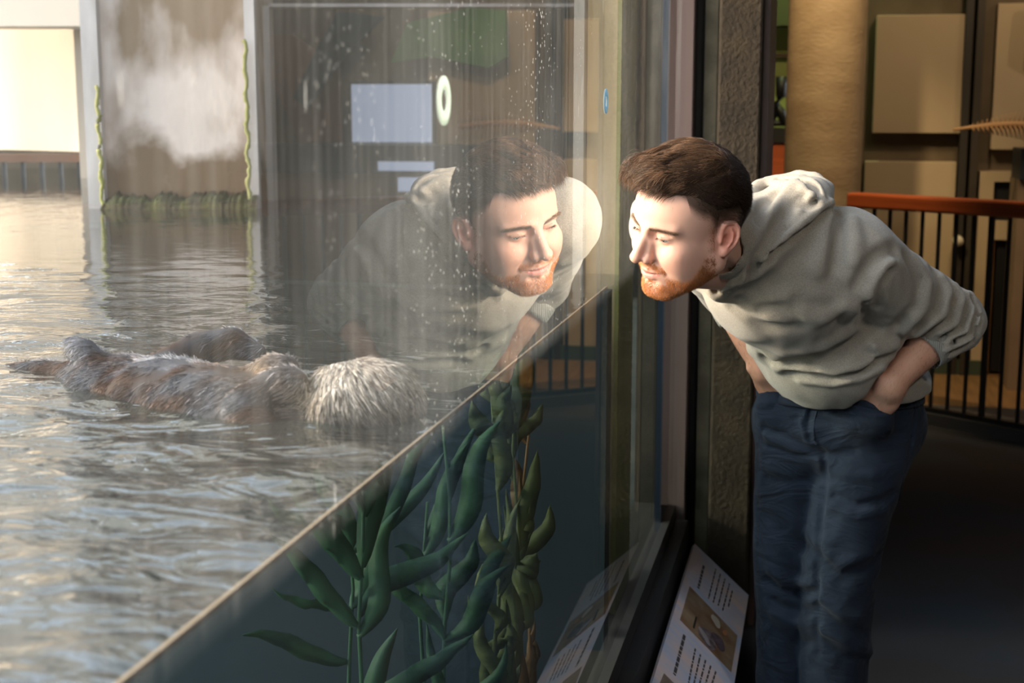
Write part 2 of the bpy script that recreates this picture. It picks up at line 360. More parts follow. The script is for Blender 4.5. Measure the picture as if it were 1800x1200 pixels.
far_box(-900, 1300, 330, 800, 12.5, .3, M_tank, 'wall_far_base').__setitem__('kind', 'structure')
fr = empty('far_railing', farp(60, ZW, 8.0)); tag(fr, 'low brown railing in front of the sunlit wall, far left', 'railing')
def loc(o, v): return Vector(v) - o.location
mb = MB(); mb.box((-2.4, -.03, .085), (.33, .03, .13)); mb.build('handrail', mat('brown_rail', (.14, .07, .04), .6), fr)
for i in range(26):
    MB().box((-2.38 + i * .105, -.01, -.05), (-2.36 + i * .105, .01, .085)).build('baluster', M_metal, fr)
fr.rotation_euler = (0, 0, YAW)

# dark backing behind the right half of the glass: its colour stands in for the unlit pool interior
M_shade = mat('unlit_backing', (.045, .05, .048), .9, col2=(.085, .08, .065), nscale=2, stretch=(2, 2, .3))
far_box(458, 1260, -430, 366, DW + .55, .3, M_shade, 'wall_dark_backing').__setitem__('kind', 'structure')
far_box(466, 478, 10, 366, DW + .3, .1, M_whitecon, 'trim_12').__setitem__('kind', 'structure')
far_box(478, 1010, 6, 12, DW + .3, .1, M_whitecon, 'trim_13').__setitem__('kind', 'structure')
# canopy of pale concrete over the back of the pool
M_canopy = mat('canopy_concrete', (.80, .74, .64), .9, col2=(.66, .62, .56), nscale=2)
far_box(-1500, 1300, -900, -420, DW - .12, .5, M_canopy, 'wall_upper_far').__setitem__('kind', 'structure')
# ================================================================ ROOM OBJECTS
YB = 9.0
def bz(py, y=YB): return PY(1600, py, y).z
def bx_(px, y=YB, py=300): return PY(px, py, y).x
# back wall: beams and cream panels
struct(box('wall_back', (bx_(1500), YB + .1, 0), (6.5, YB + .3, 3.45), M_beam))
def panel(px0, px1, py0, py1, label):
    o = MB().box((-(bx_(px1) - bx_(px0)) / 2, 0, 0), ((bx_(px1) - bx_(px0)) / 2, .1, bz(py0) - bz(py1))).build('wall_panel', M_cream, bevel=.004)
    o.location = ((bx_(px1) + bx_(px0)) / 2, YB, bz(py1)); tag(o, label, 'panel'); return o
panel(1531, 1694, 26, 234, 'upper cream wall panel right of the round column')
panel(1739, 1960, 8, 262, 'upper cream wall panel cut off by the right edge of the photo')
panel(1520, 1681, 284, 650, 'lower cream wall panel behind the stair railing balusters')
struct(box('trim_14', (bx_(1684), YB - .04, 0), (bx_(1697), YB + .1, 3.4), mat('dark_post', (.03, .025, .02), .6)))
struct(box('trim_15', (bx_(1703), YB - .06, 0), (bx_(1716), YB + .1, 3.4), mat('dark_post_2', (.04, .032, .022), .6)))
# door with pale frame
dz = bz(300)
dr = empty('door_1', (bx_(1722), YB, 0)); struct(dr)
W = bx_(1900) - bx_(1722)
MB().box((0, -.02, .02), (bx_(1748) - bx_(1722), .1, dz)).box((bx_(1748) - bx_(1722), -.02, dz - .06), (W, .1, dz)).box((bx_(1748) - bx_(1722), -.02, bz(418)), (W, .1, bz(385))).build('door_frame', M_cream, dr)
MB().box((bx_(1748) - bx_(1722) + .04, .02, .02), (W, .1, bz(420))).box((bx_(1748) - bx_(1722), .02, bz(384)), (W, .1, dz - .06)).build('dark_opening_slab', M_black, dr)  # solid black slab, the doorway's darkness put in as colour
MB().box((bx_(1744) - bx_(1722), -.01, .02), (bx_(1755) - bx_(1722), .05, bz(420))).build('wood_jamb', mat('jamb_wood', (.30, .15, .05), .5), dr)
struct(box('baseboard_back', (bx_(1500), YB - .03, 0), (bx_(1744), YB - .001, .09), mat('green_baseboard', (.045, .07, .05), .6)))
# knob-like white bell on the post
kb = MB().tube([(bx_(1688), YB - .06, bz(420)), (bx_(1688), YB - .12, bz(420))], [.035, .03], 16).build('wall_knob', mat('white_plastic', (.6, .55, .45), .5), smooth=True)
tag(kb, 'small round white knob fixed to the dark post behind the railing', 'knob')
# green-lit recess with dark figurine and orange counter, left of column
struct(box('wall_recess', (-.05, 9.9, 0), (bx_(1500) - .01, 10.05, 3.4), mat('green_wall', (.42, .50, .16), .8)))
struct(box('trim_16', (-.05, 9.85, bz(100, 9.85)), (bx_(1500) - .01, 9.89, bz(92, 9.85)), M_beam))
struct(box('trim_17', (-.05, 9.6, bz(42, 9.6)), (bx_(1500) - .01, 9.84, 3.4), mat('dark_green_header', (.06, .07, .025), .8)))
cnt = empty('orange_counter', (PY(1360, 300, 9.3).x, 9.3, 0)); tag(cnt, 'orange wooden counter with black top seen left of the round column', 'counter')
MB().box((-.02, 0, 0), (.25, .4, bz(252, 9.3))).build('counter_body', M_rail, cnt)
MB().box((-.03, -.02, bz(252, 9.3)), (.27, .42, bz(226, 9.3))).build('counter_top', M_black, cnt)
sc = PY(1363, 226, 9.42) + Vector((0, 0, .03)); mb = MB()
mb.tube([sc + Vector((-.05, 0, 0)), sc + Vector((-.03, 0, .06)), sc + Vector((.0, 0, .12)), sc + Vector((.03, 0, .18)), sc + Vector((.03, 0, .30))], [.03, .045, .03, .035, .04], 10)
mb.tube([sc + Vector((.05, 0, 0)), sc + Vector((.03, 0, .08)), sc + Vector((.0, 0, .12))], [.025, .03, .02], 10)
mb.tube([sc + Vector((-.08, 0, .005)), sc + Vector((.08, 0, .005))], [.02, .02], 8)
fg = mb.build('figurine', M_black, smooth=True); tag(fg, 'small dark figurine standing on the orange counter', 'figurine')

# round column
cx0, cx1 = PY(1379, 200, 8.1).x, PY(1520, 200, 8.1).x
cr = (cx1 - cx0) / 2 * .98; mb = MB(); n = 48; zz = [0, .8, .81, 1.6, 1.61, 2.4, 2.41, 3.45]
mb.tube([(0, 0, z) for z in zz], [cr, cr, cr, cr, cr, cr, cr, cr], n)
co = mb.build('round_column', M_column, smooth=True); co.location = ((cx0 + cx1) / 2, 8.1 + cr * .3, 0)
tag(co, 'thick round concrete column catching warm lamplight', 'column')

# railing
y0r, y1r = 7.85, 7.05
pA = PY(1497, 350, y0r); pB0 = PY(1800, 366, 7.25)
dirr = (Vector((pB0.x, pB0.y, 0)) - Vector((pA.x, pA.y, 0))).normalized()
ang = math.atan2(dirr.y, dirr.x)
rl = empty('stair_railing', (pA.x, pA.y, 0), ang)
tag(rl, 'long railing with orange-red wooden handrail and black balusters behind the man', 'railing')
Lr = 3.6; zt = PY(1497, 338, y0r).z; zb = PY(1497, 364, y0r).z
MB().box((0, -.05, zb), (Lr, .05, zt)).build('handrail', M_rail, rl, bevel=.012)
MB().box((.02, -.02, .06), (Lr, .02, .085)).build('bottom_rail', M_metal, rl)
i = 0; x = .05
while x < Lr:
    wd = .012 if i % 8 == 0 and i else .0075
    MB().box((x - wd, -wd, .0 if i % 8 == 0 else .085), (x + wd, wd, zb)).build('post' if i % 8 == 0 else 'baluster', M_metal, rl)
    x += .098; i += 1
MB().box((.0, -.05, .0), (Lr, -.02, .06)).build('toe_kerb', mat('grey_kerb', (.06, .065, .075), .6), rl)

# spiny hanging skeleton model in front of the right panel
M_bone = mat('bone_wood', (.36, .21, .10), .6)
sk = empty('hanging_skeleton', PY(1760, 235, 8.4)); tag(sk, 'tan spiny skeleton model hanging before the back wall, right edge', 'model')
mb = MB(); pts = []
for i in range(26):
    t = i / 25; pts.append(Vector((-.26 + t * .62, 0, .02 + .03 * math.sin(t * 3) )))
mb.tube(pts, [.008 + .014 * min(1, i / 12) for i in range(26)], 8); mb.build('spine', M_bone, sk, True)
for i in range(4, 26):
    h = .02 + .07 * min(1, (i - 3) / 12)
    for s in (-1, 1):
        p0 = pts[i]; MB().tube([p0, p0 + Vector((.01, s * h * .5, -h * .3)), p0 + Vector((.02, s * h * .6, -h))], [.006, .005, .002], 6).build('rib', M_bone, sk, True)
    MB().tube([pts[i], pts[i] + Vector((.01, 0, h * .9))], [.006, .002], 6).build('spine_process', M_bone, sk, True)

# things further right, seen only in the glass
def mx(px, y): # world x of something at depth y whose mirror image stands at column px
    return -PY(px, 300, y).x
def mz(py, y, px=690): return PY(px, py, y).z
M_screen = bpy.data.materials.new('screen'); M_screen.use_nodes = True
b_ = M_screen.node_tree.nodes['Principled BSDF']; b_.inputs['Base Color'].default_value = (.1, .1, .12, 1); b_.inputs['Emission Color'].default_value = (.62, .74, 1, 1); b_.inputs['Emission Strength'].default_value = .9
def gallery():
    s = empty('projection_screen', (mx(690, 8.9), 8.9, mz(250, 8.9))); tag(s, 'pale blue lit screen mirrored in the glass above the man\'s reflection', 'screen')
    hw = (mx(618, 8.9) - mx(757, 8.9)) / 2; h = mz(148, 8.9) - mz(250, 8.9)
    MB().box((-hw - .02, 0, -.02), (hw + .02, .05, h + .02)).build('screen_frame', M_black, s)
    MB().box((-hw, -.01, 0), (hw, -.001, h)).build('screen_face', M_screen, s)
    c = empty('display_counter', ((mx(880, 8.5) + mx(400, 8.5)) / 2, 8.5, 0)); tag(c, 'long brown display counter with a dark top band, mirrored in the glass below the screen', 'counter')
    hwc = (mx(400, 8.5) - mx(880, 8.5)) / 2; MB().box((-hwc, 0, mz(305, 8.5)), (hwc, .38, mz(255, 8.5))).build('counter_top', mat('navy_counter', (.02, .025, .035), .5), c)
    MB().box((-hwc, .03, 0), (hwc, .42, mz(305, 8.5))).build('counter_base', mat('brown_base', (.26, .18, .12), .7, col2=(.20, .14, .10), nscale=2), c)
    for (a, b2, t0, t1) in ((665, 760, 284, 300), (700, 760, 312, 336)):
        q = box('display_light_box', (mx(b2, 8.45), 8.44, mz(t1, 8.45)), (mx(a, 8.45), 8.49, mz(t0, 8.45)), M_screen)
        tag(q, 'narrow pale sign on the dark display counter, ' + ('upper one' if t0 < 300 else 'lower one') + ' in the reflection', 'sign', 'signs on the counter')
    # mural banners hung high on the back wall
    def poly(name, pts, col, y, lab):
        V = [(mx(px, y), y - .01, mz(py, y, px)) for px, py in pts]; V += [(a, y + .02, c_) for a, _, c_ in V]; n = len(pts)
        F = [tuple(range(n)), tuple(reversed(range(n, 2 * n)))] + [(i, (i + 1) % n, n + (i + 1) % n, n + i) for i in range(n)]
        o = mesh_obj(name, V, F, mat('mural_' + name, col, .8, col2=tuple(c * .7 for c in col), nscale=3)); return tag(o, lab, 'banner')
    poly('mural_banner', [(690, 110), (720, 40), (830, 12), (890, 18), (893, 100), (860, 120), (760, 100)], (.10, .28, .08), 8.9, 'soft green mural shape mirrored high in the glass')
    poly('mural_banner', [(480, 60), (520, 60), (600, 120), (605, 250), (530, 250), (480, 140)], (.20, .09, .05), 8.96, 'rusty brown mural shape mirrored at the left of the glass')
    poly('mural_banner', [(600, 20), (680, 30), (600, 110), (540, 190), (520, 170), (560, 90)], (.02, .05, .09), 8.86, 'dark blue diagonal mural stroke mirrored in the glass')
    0 and poly('mural_banner', [(700, 112), (930, 110), (1000, 240), (900, 180), (780, 140)], (.22, .14, .08), 8.94, 'tan mural shape mirrored under the green one')
gallery()
# ================================================================ SCULPTING TOOLS (distance fields meshed with surface nets)
def A3(p): return np.array(p, dtype=np.float32)
class Field:
    def __init__(s, lo, hi, h):
        s.lo = A3(lo); s.h = h; s.n = np.ceil((A3(hi) - s.lo) / h).astype(int) + 1
        ax_ = [s.lo[i] + h * np.arange(s.n[i], dtype=np.float32) for i in range(3)]
        s.X, s.Y, s.Z = np.meshgrid(*ax_, indexing='ij'); s.d = np.full(s.X.shape, 1e3, np.float32)
    def ell(s, c, r, rot=None):
        x, y, z = s.X - c[0], s.Y - c[1], s.Z - c[2]
        if rot is not None:
            M = np.array(rot, np.float32)   # rows: local axes
            x, y, z = M[0, 0] * x + M[0, 1] * y + M[0, 2] * z, M[1, 0] * x + M[1, 1] * y + M[1, 2] * z, M[2, 0] * x + M[2, 1] * y + M[2, 2] * z
        k0 = np.sqrt((x / r[0]) ** 2 + (y / r[1]) ** 2 + (z / r[2]) ** 2) + 1e-6
        k1 = np.sqrt((x / r[0] ** 2) ** 2 + (y / r[1] ** 2) ** 2 + (z / r[2] ** 2) ** 2) + 1e-6
        return k0 * (k0 - 1) / k1
    def cap(s, a, b, ra, rb=None):
        rb = ra if rb is None else rb
        a, b = A3(a), A3(b); ab = b - a; L2 = float(ab @ ab) + 1e-12
        t = np.clip(((s.X - a[0]) * ab[0] + (s.Y - a[1]) * ab[1] + (s.Z - a[2]) * ab[2]) / L2, 0, 1)
        return np.sqrt((s.X - a[0] - t * ab[0]) ** 2 + (s.Y - a[1] - t * ab[1]) ** 2 + (s.Z - a[2] - t * ab[2]) ** 2) - (ra + (rb - ra) * t)
    def path(s, pts, rs):
        if not hasattr(rs, '__len__'): rs = [rs] * len(pts)
        d = s.cap(pts[0], pts[1], rs[0], rs[1])
        for i in range(1, len(pts) - 1): d = np.minimum(d, s.cap(pts[i], pts[i + 1], rs[i], rs[i + 1]))
        return d
    def add(s, d, k=0.01): s.d = smin(s.d, d, k)
    def sub(s, d, k=0.005): s.d = -smin(-s.d, d, k)
    def fold(s, pts, width, depth, local=None):
        """press (depth>0) or raise (depth<0) a fold along a polyline"""
        pts = [A3(p) for p in pts]; lo = np.min(pts, 0) - 3 * width; hi = np.max(pts, 0) + 3 * width
        i0 = np.clip(((lo - s.lo) / s.h).astype(int), 0, s.n); i1 = np.clip(((hi - s.lo) / s.h).astype(int) + 2, 0, s.n)
        if np.any(i1 <= i0): return
        sl_ = tuple(slice(a, b) for a, b in zip(i0, i1)); g = Field.__new__(Field); g.X, g.Y, g.Z = s.X[sl_], s.Y[sl_], s.Z[sl_]
        n = len(pts); dd = None
        for i in range(n - 1):
            q = g.cap(pts[i], pts[i + 1], 0); dd = q if dd is None else np.minimum(dd, q)
        s.d[sl_] += depth * np.exp(-(dd / width) ** 2)
    def mesh(s, smooth=0):
        return surface_nets(s.d, s.lo, s.h)
def smin(a, b, k):
    if k <= 0: return np.minimum(a, b)
    h = np.clip(.5 + .5 * (b - a) / k, 0, 1); return b + (a - b) * h - k * h * (1 - h)
def surface_nets(d, lo, h):
    ins = d < 0; nx, ny, nz = d.shape
    cnt = np.zeros((nx - 1, ny - 1, nz - 1), np.int8)
    for i in (0, 1):
        for j in (0, 1):
            for k in (0, 1): cnt += ins[i:nx - 1 + i, j:ny - 1 + j, k:nz - 1 + k]
    act = (cnt > 0) & (cnt < 8); cells = np.argwhere(act); idm = np.full(act.shape, -1, np.int64); idm[act] = np.arange(len(cells))
    P = np.zeros((len(cells), 3)); W = np.zeros(len(cells))
    cor = [(i, j, k) for i in (0, 1) for j in (0, 1) for k in (0, 1)]
    vals = {c: d[cells[:, 0] + c[0], cells[:, 1] + c[1], cells[:, 2] + c[2]] for c in cor}
    for a in cor:
        for ax_ in range(3):
            if a[ax_]: continue
            b = list(a); b[ax_] = 1; b = tuple(b); va, vb = vals[a], vals[b]; m = (va < 0) != (vb < 0)
            t = np.where(m, va / np.where(m, va - vb, 1), 0)
            for q in range(3): P[:, q] += np.where(m, a[q] + (t if q == ax_ else 0), 0)
            W += m
    P = (P / W[:, None] + cells) * h + np.asarray(lo)[None]
    quads = []
    for ax_ in range(3):
        u, v = [(1, 2), (2, 0), (0, 1)][ax_]
        A = ins.take(range(0, d.shape[ax_] - 1), ax_); B = ins.take(range(1, d.shape[ax_]), ax_)
        e = np.argwhere(A != B); s_ = A[tuple(e.T)]
        ok = (e[:, u] > 0) & (e[:, v] > 0) & (e[:, u] < d.shape[u] - 1) & (e[:, v] < d.shape[v] - 1); e = e[ok]; s_ = s_[ok]
        def cid(du, dv): c = e.copy(); c[:, u] -= du; c[:, v] -= dv; return idm[c[:, 0], c[:, 1], c[:, 2]]
        q = np.stack([cid(0, 0), cid(1, 0), cid(1, 1), cid(0, 1)], 1); q = np.where(s_[:, None], q, q[:, ::-1]); quads.append(q)
    return P, np.concatenate(quads)
def relax(P, F, it=2, lam=.5):
    n = len(P)
    for _ in range(it):
        S = np.zeros_like(P); Wt = np.zeros(n)
        for a, b in ((0, 1), (1, 2), (2, 3), (3, 0)):
            for i, j in ((a, b), (b, a)):
                for q in range(3): S[:, q] += np.bincount(F[:, i], weights=P[F[:, j], q], minlength=n)
                Wt += np.bincount(F[:, i], minlength=n)
        P = P + lam * (S / np.maximum(Wt, 1)[:, None] - P)
    return P
def vnormals(P, F):
    n = np.cross(P[F[:, 2]] - P[F[:, 0]], P[F[:, 3]] - P[F[:, 1]]); N = np.zeros_like(P)
    for k in range(4):
        for q in range(3): N[:, q] += np.bincount(F[:, k], weights=n[:, q], minlength=len(P))
    return N / (np.linalg.norm(N, axis=1, keepdims=True) + 1e-12)
def g3(P, c, r):   # gaussian blob weight at vertices
    c = np.asarray(c); r = np.asarray(r) * np.ones(3); return np.exp(-(((P - c) / r) ** 2).sum(1))
def sstep(a, b, x): t = np.clip((x - a) / (b - a), 0, 1); return t * t * (3 - 2 * t)
def vnoise(P, sc, seed=0):
    rs = np.random.RandomState(seed); out = np.zeros(len(P))
    for i in range(7):
        k = rs.normal(size=3) * sc; out += np.sin(P @ k + rs.rand() * 6.28)
    return out / 3.5
def strands(name, roots, dirs, length, rad, m, parent, segs=4, sides=3, cols=None, flat=1.0):
    """roots (n,3); dirs: list of segs unit directions arrays (n,3) ; length (n,) ; rad (n,)"""
    n = len(roots); P = [roots]
    for i in range(segs): P.append(P[-1] + dirs[i] * (length / segs)[:, None])
    V = np.zeros((n, segs * sides + 1, 3)); ref = np.cross(dirs[0], np.array([.31, .2, .93])); ref /= np.linalg.norm(ref, axis=1, keepdims=True) + 1e-9
    for i in range(segs):
        t = dirs[i]; u = ref - (ref * t).sum(1, keepdims=True) * t; u /= np.linalg.norm(u, axis=1, keepdims=True) + 1e-9; v = np.cross(t, u)
        rr = rad * (1 - (i / segs) ** 1.5 * .8)
        for k in range(sides):
            a = 2 * PI * k / sides; V[:, i * sides + k] = P[i] + (u * math.cos(a) + v * math.sin(a) * flat) * rr[:, None]
    V[:, -1] = P[segs]; Q = []; T = []
    for i in range(segs - 1):
        for k in range(sides): Q.append((i * sides + k, i * sides + (k + 1) % sides, (i + 1) * sides + (k + 1) % sides, (i + 1) * sides + k))
    for k in range(sides): T.append(((segs - 1) * sides + k, (segs - 1) * sides + (k + 1) % sides, segs * sides))
    base = (np.arange(n) * (segs * sides + 1))[:, None, None]
    Qa = (np.array(Q)[None] + base).reshape(-1, 4) if Q else np.zeros((0, 4), int); Ta = (np.array(T)[None] + base).reshape(-1, 3)
    me = bpy.data.meshes.new(name); V = V.reshape(-1, 3); me.vertices.add(len(V)); me.vertices.foreach_set('co', V.astype(np.float32).ravel())
    li = np.concatenate([Qa.ravel(), Ta.ravel()]).astype(np.int32); me.loops.add(len(li)); me.loops.foreach_set('vertex_index', li)
    ls = np.concatenate([np.arange(len(Qa)) * 4, len(Qa) * 4 + np.arange(len(Ta)) * 3]).astype(np.int32)
    me.polygons.add(len(ls)); me.polygons.foreach_set('loop_start', ls); me.update(calc_edges=True)
    me.polygons.foreach_set('use_smooth', np.ones(len(ls), dtype=bool))
    if cols is not None:
        ca = me.color_attributes.new('Col', 'FLOAT_COLOR', 'POINT'); c4 = np.ones((len(V), 4), np.float32)
        c4[:, :3] = np.repeat(cols, segs * sides + 1, axis=0); ca.data.foreach_set('color', c4.ravel())
    me.materials.append(m); o = bpy.data.objects.new(name, me); COL.objects.link(o)
    if parent: o.parent = parent
    return o
def nrm(v): return v / (np.linalg.norm(v, axis=-1, keepdims=True) + 1e-9)
# ================================================================ THE MAN: HEAD
M_skin = mat('skin', (.6, .36, .26), .52, spec=.35, sss=.12, bump=.06, bscale=900); vcol(M_skin)
M_hair = mat('hair', (.05, .03, .015), .45, spec=.35); vcol(M_hair)
M_beard = mat('beard_hair', (.4, .16, .05), .55, spec=.3); vcol(M_beard)
man = empty('person', (.475, 3.32, 0)); bpy.context.view_layer.update()
tag(man, 'bearded person in grey hoodie and dark jeans leaning towards the glass, hands in pockets', 'person')
HEADC = Vector((.176, 2.735, 1.402)); HSC = 1.13
HM = Matrix.Translation(HEADC) @ Matrix.Rotation(R(133), 4, 'Z') @ Matrix.Rotation(R(-11.5), 4, 'X') @ Matrix.Rotation(R(-13), 4, 'Y') @ Matrix.Diagonal((HSC * 1.035, HSC * .96, HSC, 1))
HM_np = np.array(HM); HR = HM_np[:3, :3]
def toW(P): return P @ HR.T + HM_np[:3, 3]
def man_obj(name, P, F, m, parent=None, cols=None, smooth=True):
    par = parent or man; off = np.array(man.location)
    return mesh_obj(name, np.asarray(P) - off, F, m, par, smooth, cols)
ES = .93
EZ = .0035
def head_field(h=.0018):
    f = Field((-.115, -.27, -.18), (.115, .130, .13), h)
    f.d = f.ell((0, -.018, .034), (.0765, .097, .082))
    f.add(f.ell((0, .031, .032), (.064, .064, .062)), .03)                       # forehead
    f.add(f.ell((0, .022, -.035), (.0635, .062, .075)), .03)                      # face core
    for s in (-1, 1):
        f.add(f.cap((s * .012, .084, .0150), (s * .044, .068, .0170), .0110, .0085), .013)      # brow ridge
        f.add(f.ell((s * .041, .061, -.026), (.0205, .0215, .0175)), .016)        # cheek
        f.add(f.ell((s * .031, .071, -.038), (.0155, .0155, .0150)), .016)          # smiling cheek pad
        f.add(f.ell((s * .046, .040, -.052), (.018, .030, .028)), .03)             # cheek fullness
        f.add(f.cap((s * .056, .0, -.020), (s * .0625, -.006, -.050), .014, .013), .022)       # jaw hinge
        f.add(f.cap((s * .0600, -.006, -.056), (s * .022, .064, -.103), .015, .013), .022)    # jawline
    f.add(f.ell((0, .074, -.101), (.022, .0165, .0155)), .016)                    # chin
    f.add(f.ell((0, .062, -.068), (.032, .030, .026)), .018)                      # muzzle
    # eye sockets
    for s in (-1, 1):
        f.sub(f.ell((s * .031, .0965, -.0005 + EZ), (.0165, .0155, .0095)), .012)
        f.sub(f.ell((s * .0155, .096, .003), (.007, .012, .009)), .008)
    # nose
    f.add(f.path([(0, .088, .011), (0, .0985, -.006), (0, .1120, -.0265), (0, .1150, -.0335)], [.0072, .0078, .0088, .0108]), .009)
    for s in (-1, 1):
        f.add(f.cap((s * .006, .088, -.008), (s * .010, .098, -.034), .006, .007), .009)
        f.add(f.ell((s * .0128, .0990, -.0380), (.0078, .0120, .0084)), .004)
        f.sub(f.cap((s * .0068, .1075, -.0485), (s * .0062, .1030, -.040), .0042, .003), .003)
        f.fold([(s * .0215, .097, -.034), (s * .0225, .0925, -.044), (s * .019, .091, -.050)], .0035, .0030)
        f.fold([(s * .021, .092, -.036), (s * .031, .0865, -.052), (s * .0365, .080, -.066)], .0038, .0032)  # smile crease
    f.add(f.cap((0, .098, -.045), (0, .090, -.049), .004, .005), .004)
    # lips, corners lifted
    f.add(f.path([(-.026, .0765, -.0635), (-.012, .0885, -.0625), (-.004, .0925, -.0610), (0, .0920, -.0620), (.004, .0925, -.0610), (.012, .0885, -.0625), (.026, .0765, -.0635)], [.0022, .0046, .0050, .0048, .0050, .0046, .0022]), .005)
    f.add(f.path([(-.024, .0765, -.0680), (-.012, .0870, -.0715), (0, .0905, -.0730), (.012, .0870, -.0715), (.024, .0765, -.0680)], [.0022, .0054, .0064, .0054, .0022]), .005)
    f.fold([(-.031, .0755, -.0610), (-.024, .0815, -.0650), (-.012, .0915, -.0670), (0, .0965, -.0672), (.012, .0915, -.0670), (.024, .0815, -.0650), (.031, .0755, -.0610)], .0017, .0030)
    f.fold([(-.014, .084, -.0835), (0, .0875, -.0840), (.014, .084, -.0835)], .006, .0035)
    f.fold([(0, .092, -.051), (0, .094, -.057)], .003, .0014)
    for s in (-1, 1):
        f.fold([(s * .0315, .074, -.0600), (s * .034, .071, -.0640)], .0035, .0030)
        # eyelids: shells round the eyeball, slit open by a few mm
        eye = f.ell((s * .0315, .0725, -.0015 + EZ), (.0140, .0140, .0132))
        f.add(eye, .004)
        f.fold([(s * .0190, .0835, -.0046 + EZ), (s * .0255, .0885, -.0044 + EZ), (s * .0335, .0880, -.0046 + EZ), (s * .0420, .0810, -.0034 + EZ)], .0023, .0098)
        f.fold([(s * .019, .084, .0060 + EZ), (s * .026, .0885, .0078 + EZ), (s * .035, .087, .0078 + EZ), (s * .045, .079, .0045 + EZ)], .0022, .0022)  # lid crease
        f.fold([(s * .022, .087, -.0110 + EZ), (s * .031, .0860, -.0150 + EZ), (s * .042, .078, -.0130 + EZ)], .0035, .0014)     # lower lid bag
        f.add(f.path([(s * .0195, .0825, -.0026 + EZ), (s * .0265, .0880, .0003 + EZ), (s * .0335, .0875, .0004 + EZ), (s * .0430, .0795, -.0014 + EZ)], .0019), .002)
    # neck and throat
    NT = np.array(HM.inverted() @ Vector((.315, 2.955, 1.335)))
    f.add(f.cap((0, -.040, -.040), NT, .052, .054), .028)
    f.add(f.cap((0, .024, -.090), NT + (0, .02, -.045), .022, .035), .028)
    f.fold([(-.060, -.03, -.045), NT * .6 + np.array((-.045, .0, -.05)), NT + (-.03, .05, -.03)], .012, -.004)
    # ears
    for s in (-1, 1):
        c = np.array((s * .0800, -.016, -.006)); a = R(20)
        X_, Y_, Z_ = (f.X - c[0]) / ES, (f.Y - c[1]) / ES, (f.Z - c[2]) / ES
        # ear frame: n out and slightly forward, u back, v up (leaning back)
        n_ = np.array((s * math.cos(a), math.sin(a) * .9, 0.0)); n_ /= np.linalg.norm(n_)
        v_ = np.array((0, -.22, .975)); u_ = np.cross(v_, n_) * (1 if s < 0 else -1); u_ /= np.linalg.norm(u_)
        if u_[1] > 0: u_ = -u_
        pn = n_[0] * X_ + n_[1] * Y_ + n_[2] * Z_; pu = u_[0] * X_ + u_[1] * Y_ + u_[2] * Z_; pv = v_[0] * X_ + v_[1] * Y_ + v_[2] * Z_
        def P3(u, v, n): return tuple(c + (u_ * u + v_ * v + n_ * n) * ES)
        wid = .0165 + .005 * np.clip(pv / .03, -1, 1)
        plate = (np.sqrt((pu / wid) ** 2 + (pv / .0315) ** 2) - 1) * .015
        plate = np.maximum(plate, np.abs(pn) - .0030)
        f.add(plate, .003)
        f.add(f.cap(P3(-.008, 0, -.012), P3(-.002, -.004, -.014), .012, .012), .006)
        helix = [P3(-.012, .004, .001), P3(-.012, .018, .003), P3(-.004, .029, .004), P3(.008, .0300, .0045), P3(.0175, .021, .005), P3(.0200, .006, .005), P3(.0165, -.010, .004), P3(.008, -.022, .002)]
        f.add(f.path(helix, [.0025, .0032, .0036, .0036, .0036, .0034, .003, .0028]), .0022)
        f.add(f.path([P3(.004, .020, .004), P3(.0105, .010, .0045), P3(.0105, -.002, .0045), P3(.004, -.012, .005)], [.0018, .0026, .0026, .0028]), .0025)
        f.add(f.ell(P3(.0005, -.0250, .001), (.0075, .0085, .0095)), .005)       # lobe
        f.add(f.ell(P3(-.0125, -.004, .004), (.0042, .0042, .0075)), .004)       # tragus
        f.sub(f.ell(P3(-.0025, -.002, .0075), (.0090, .0070, .0110), np.array((n_, u_, v_))), .002)       # concha
        f.sub(f.path([P3(-.004, .0215, .007), P3(.006, .0225, .007), P3(.0140, .013, .007), P3(.0145, .0, .0065)], .0032), .002)
    return f
f = head_field(); Ph, Fh = f.mesh(); Ph = relax(Ph, Fh, 2, .45); Nh = vnormals(Ph, Fh)
x_, y_, z_ = Ph.T; ax_b = np.abs(x_)
skin = np.tile(np.array((.62, .36, .275)), (len(Ph), 1))
def blend(c, wgt): 
    global skin
    wgt = np.clip(wgt, 0, 1)[:, None]; skin = skin * (1 - wgt) + np.array(c)[None] * wgt
blend((.60, .25, .17), .45 * g3(Ph * (1, 1, 1), (0, .112, -.036), .017))
for s in (-1, 1):
    blend((.62, .25, .17), .45 * g3(Ph, (s * .045, .065, -.035), .022)); blend((.60, .20, .14), .85 * g3(Ph, (s * .084, -.018, -.004), (.016, .03, .036)))
    blend((.50, .25, .18), .5 * g3(Ph, (s * .031, .085, -.012), (.014, .02, .006)))
# lips
lipz = np.where(z_ > -.067, (z_ + .067) / .0055, (-.067 - z_) / .0085); lipw = (1 - sstep(.75, 1.15, lipz + (ax_b / .027) ** 2 * .9)) * (y_ > .072) * sstep(.031, .024, ax_b)
blend((.56, .20, .165), .95 * lipw)
blend((.20, .07, .06), .8 * np.exp(-((z_ + .0668 - ax_b ** 2 * 5) / .0012) ** 2) * (y_ > .076) * (ax_b < .028))
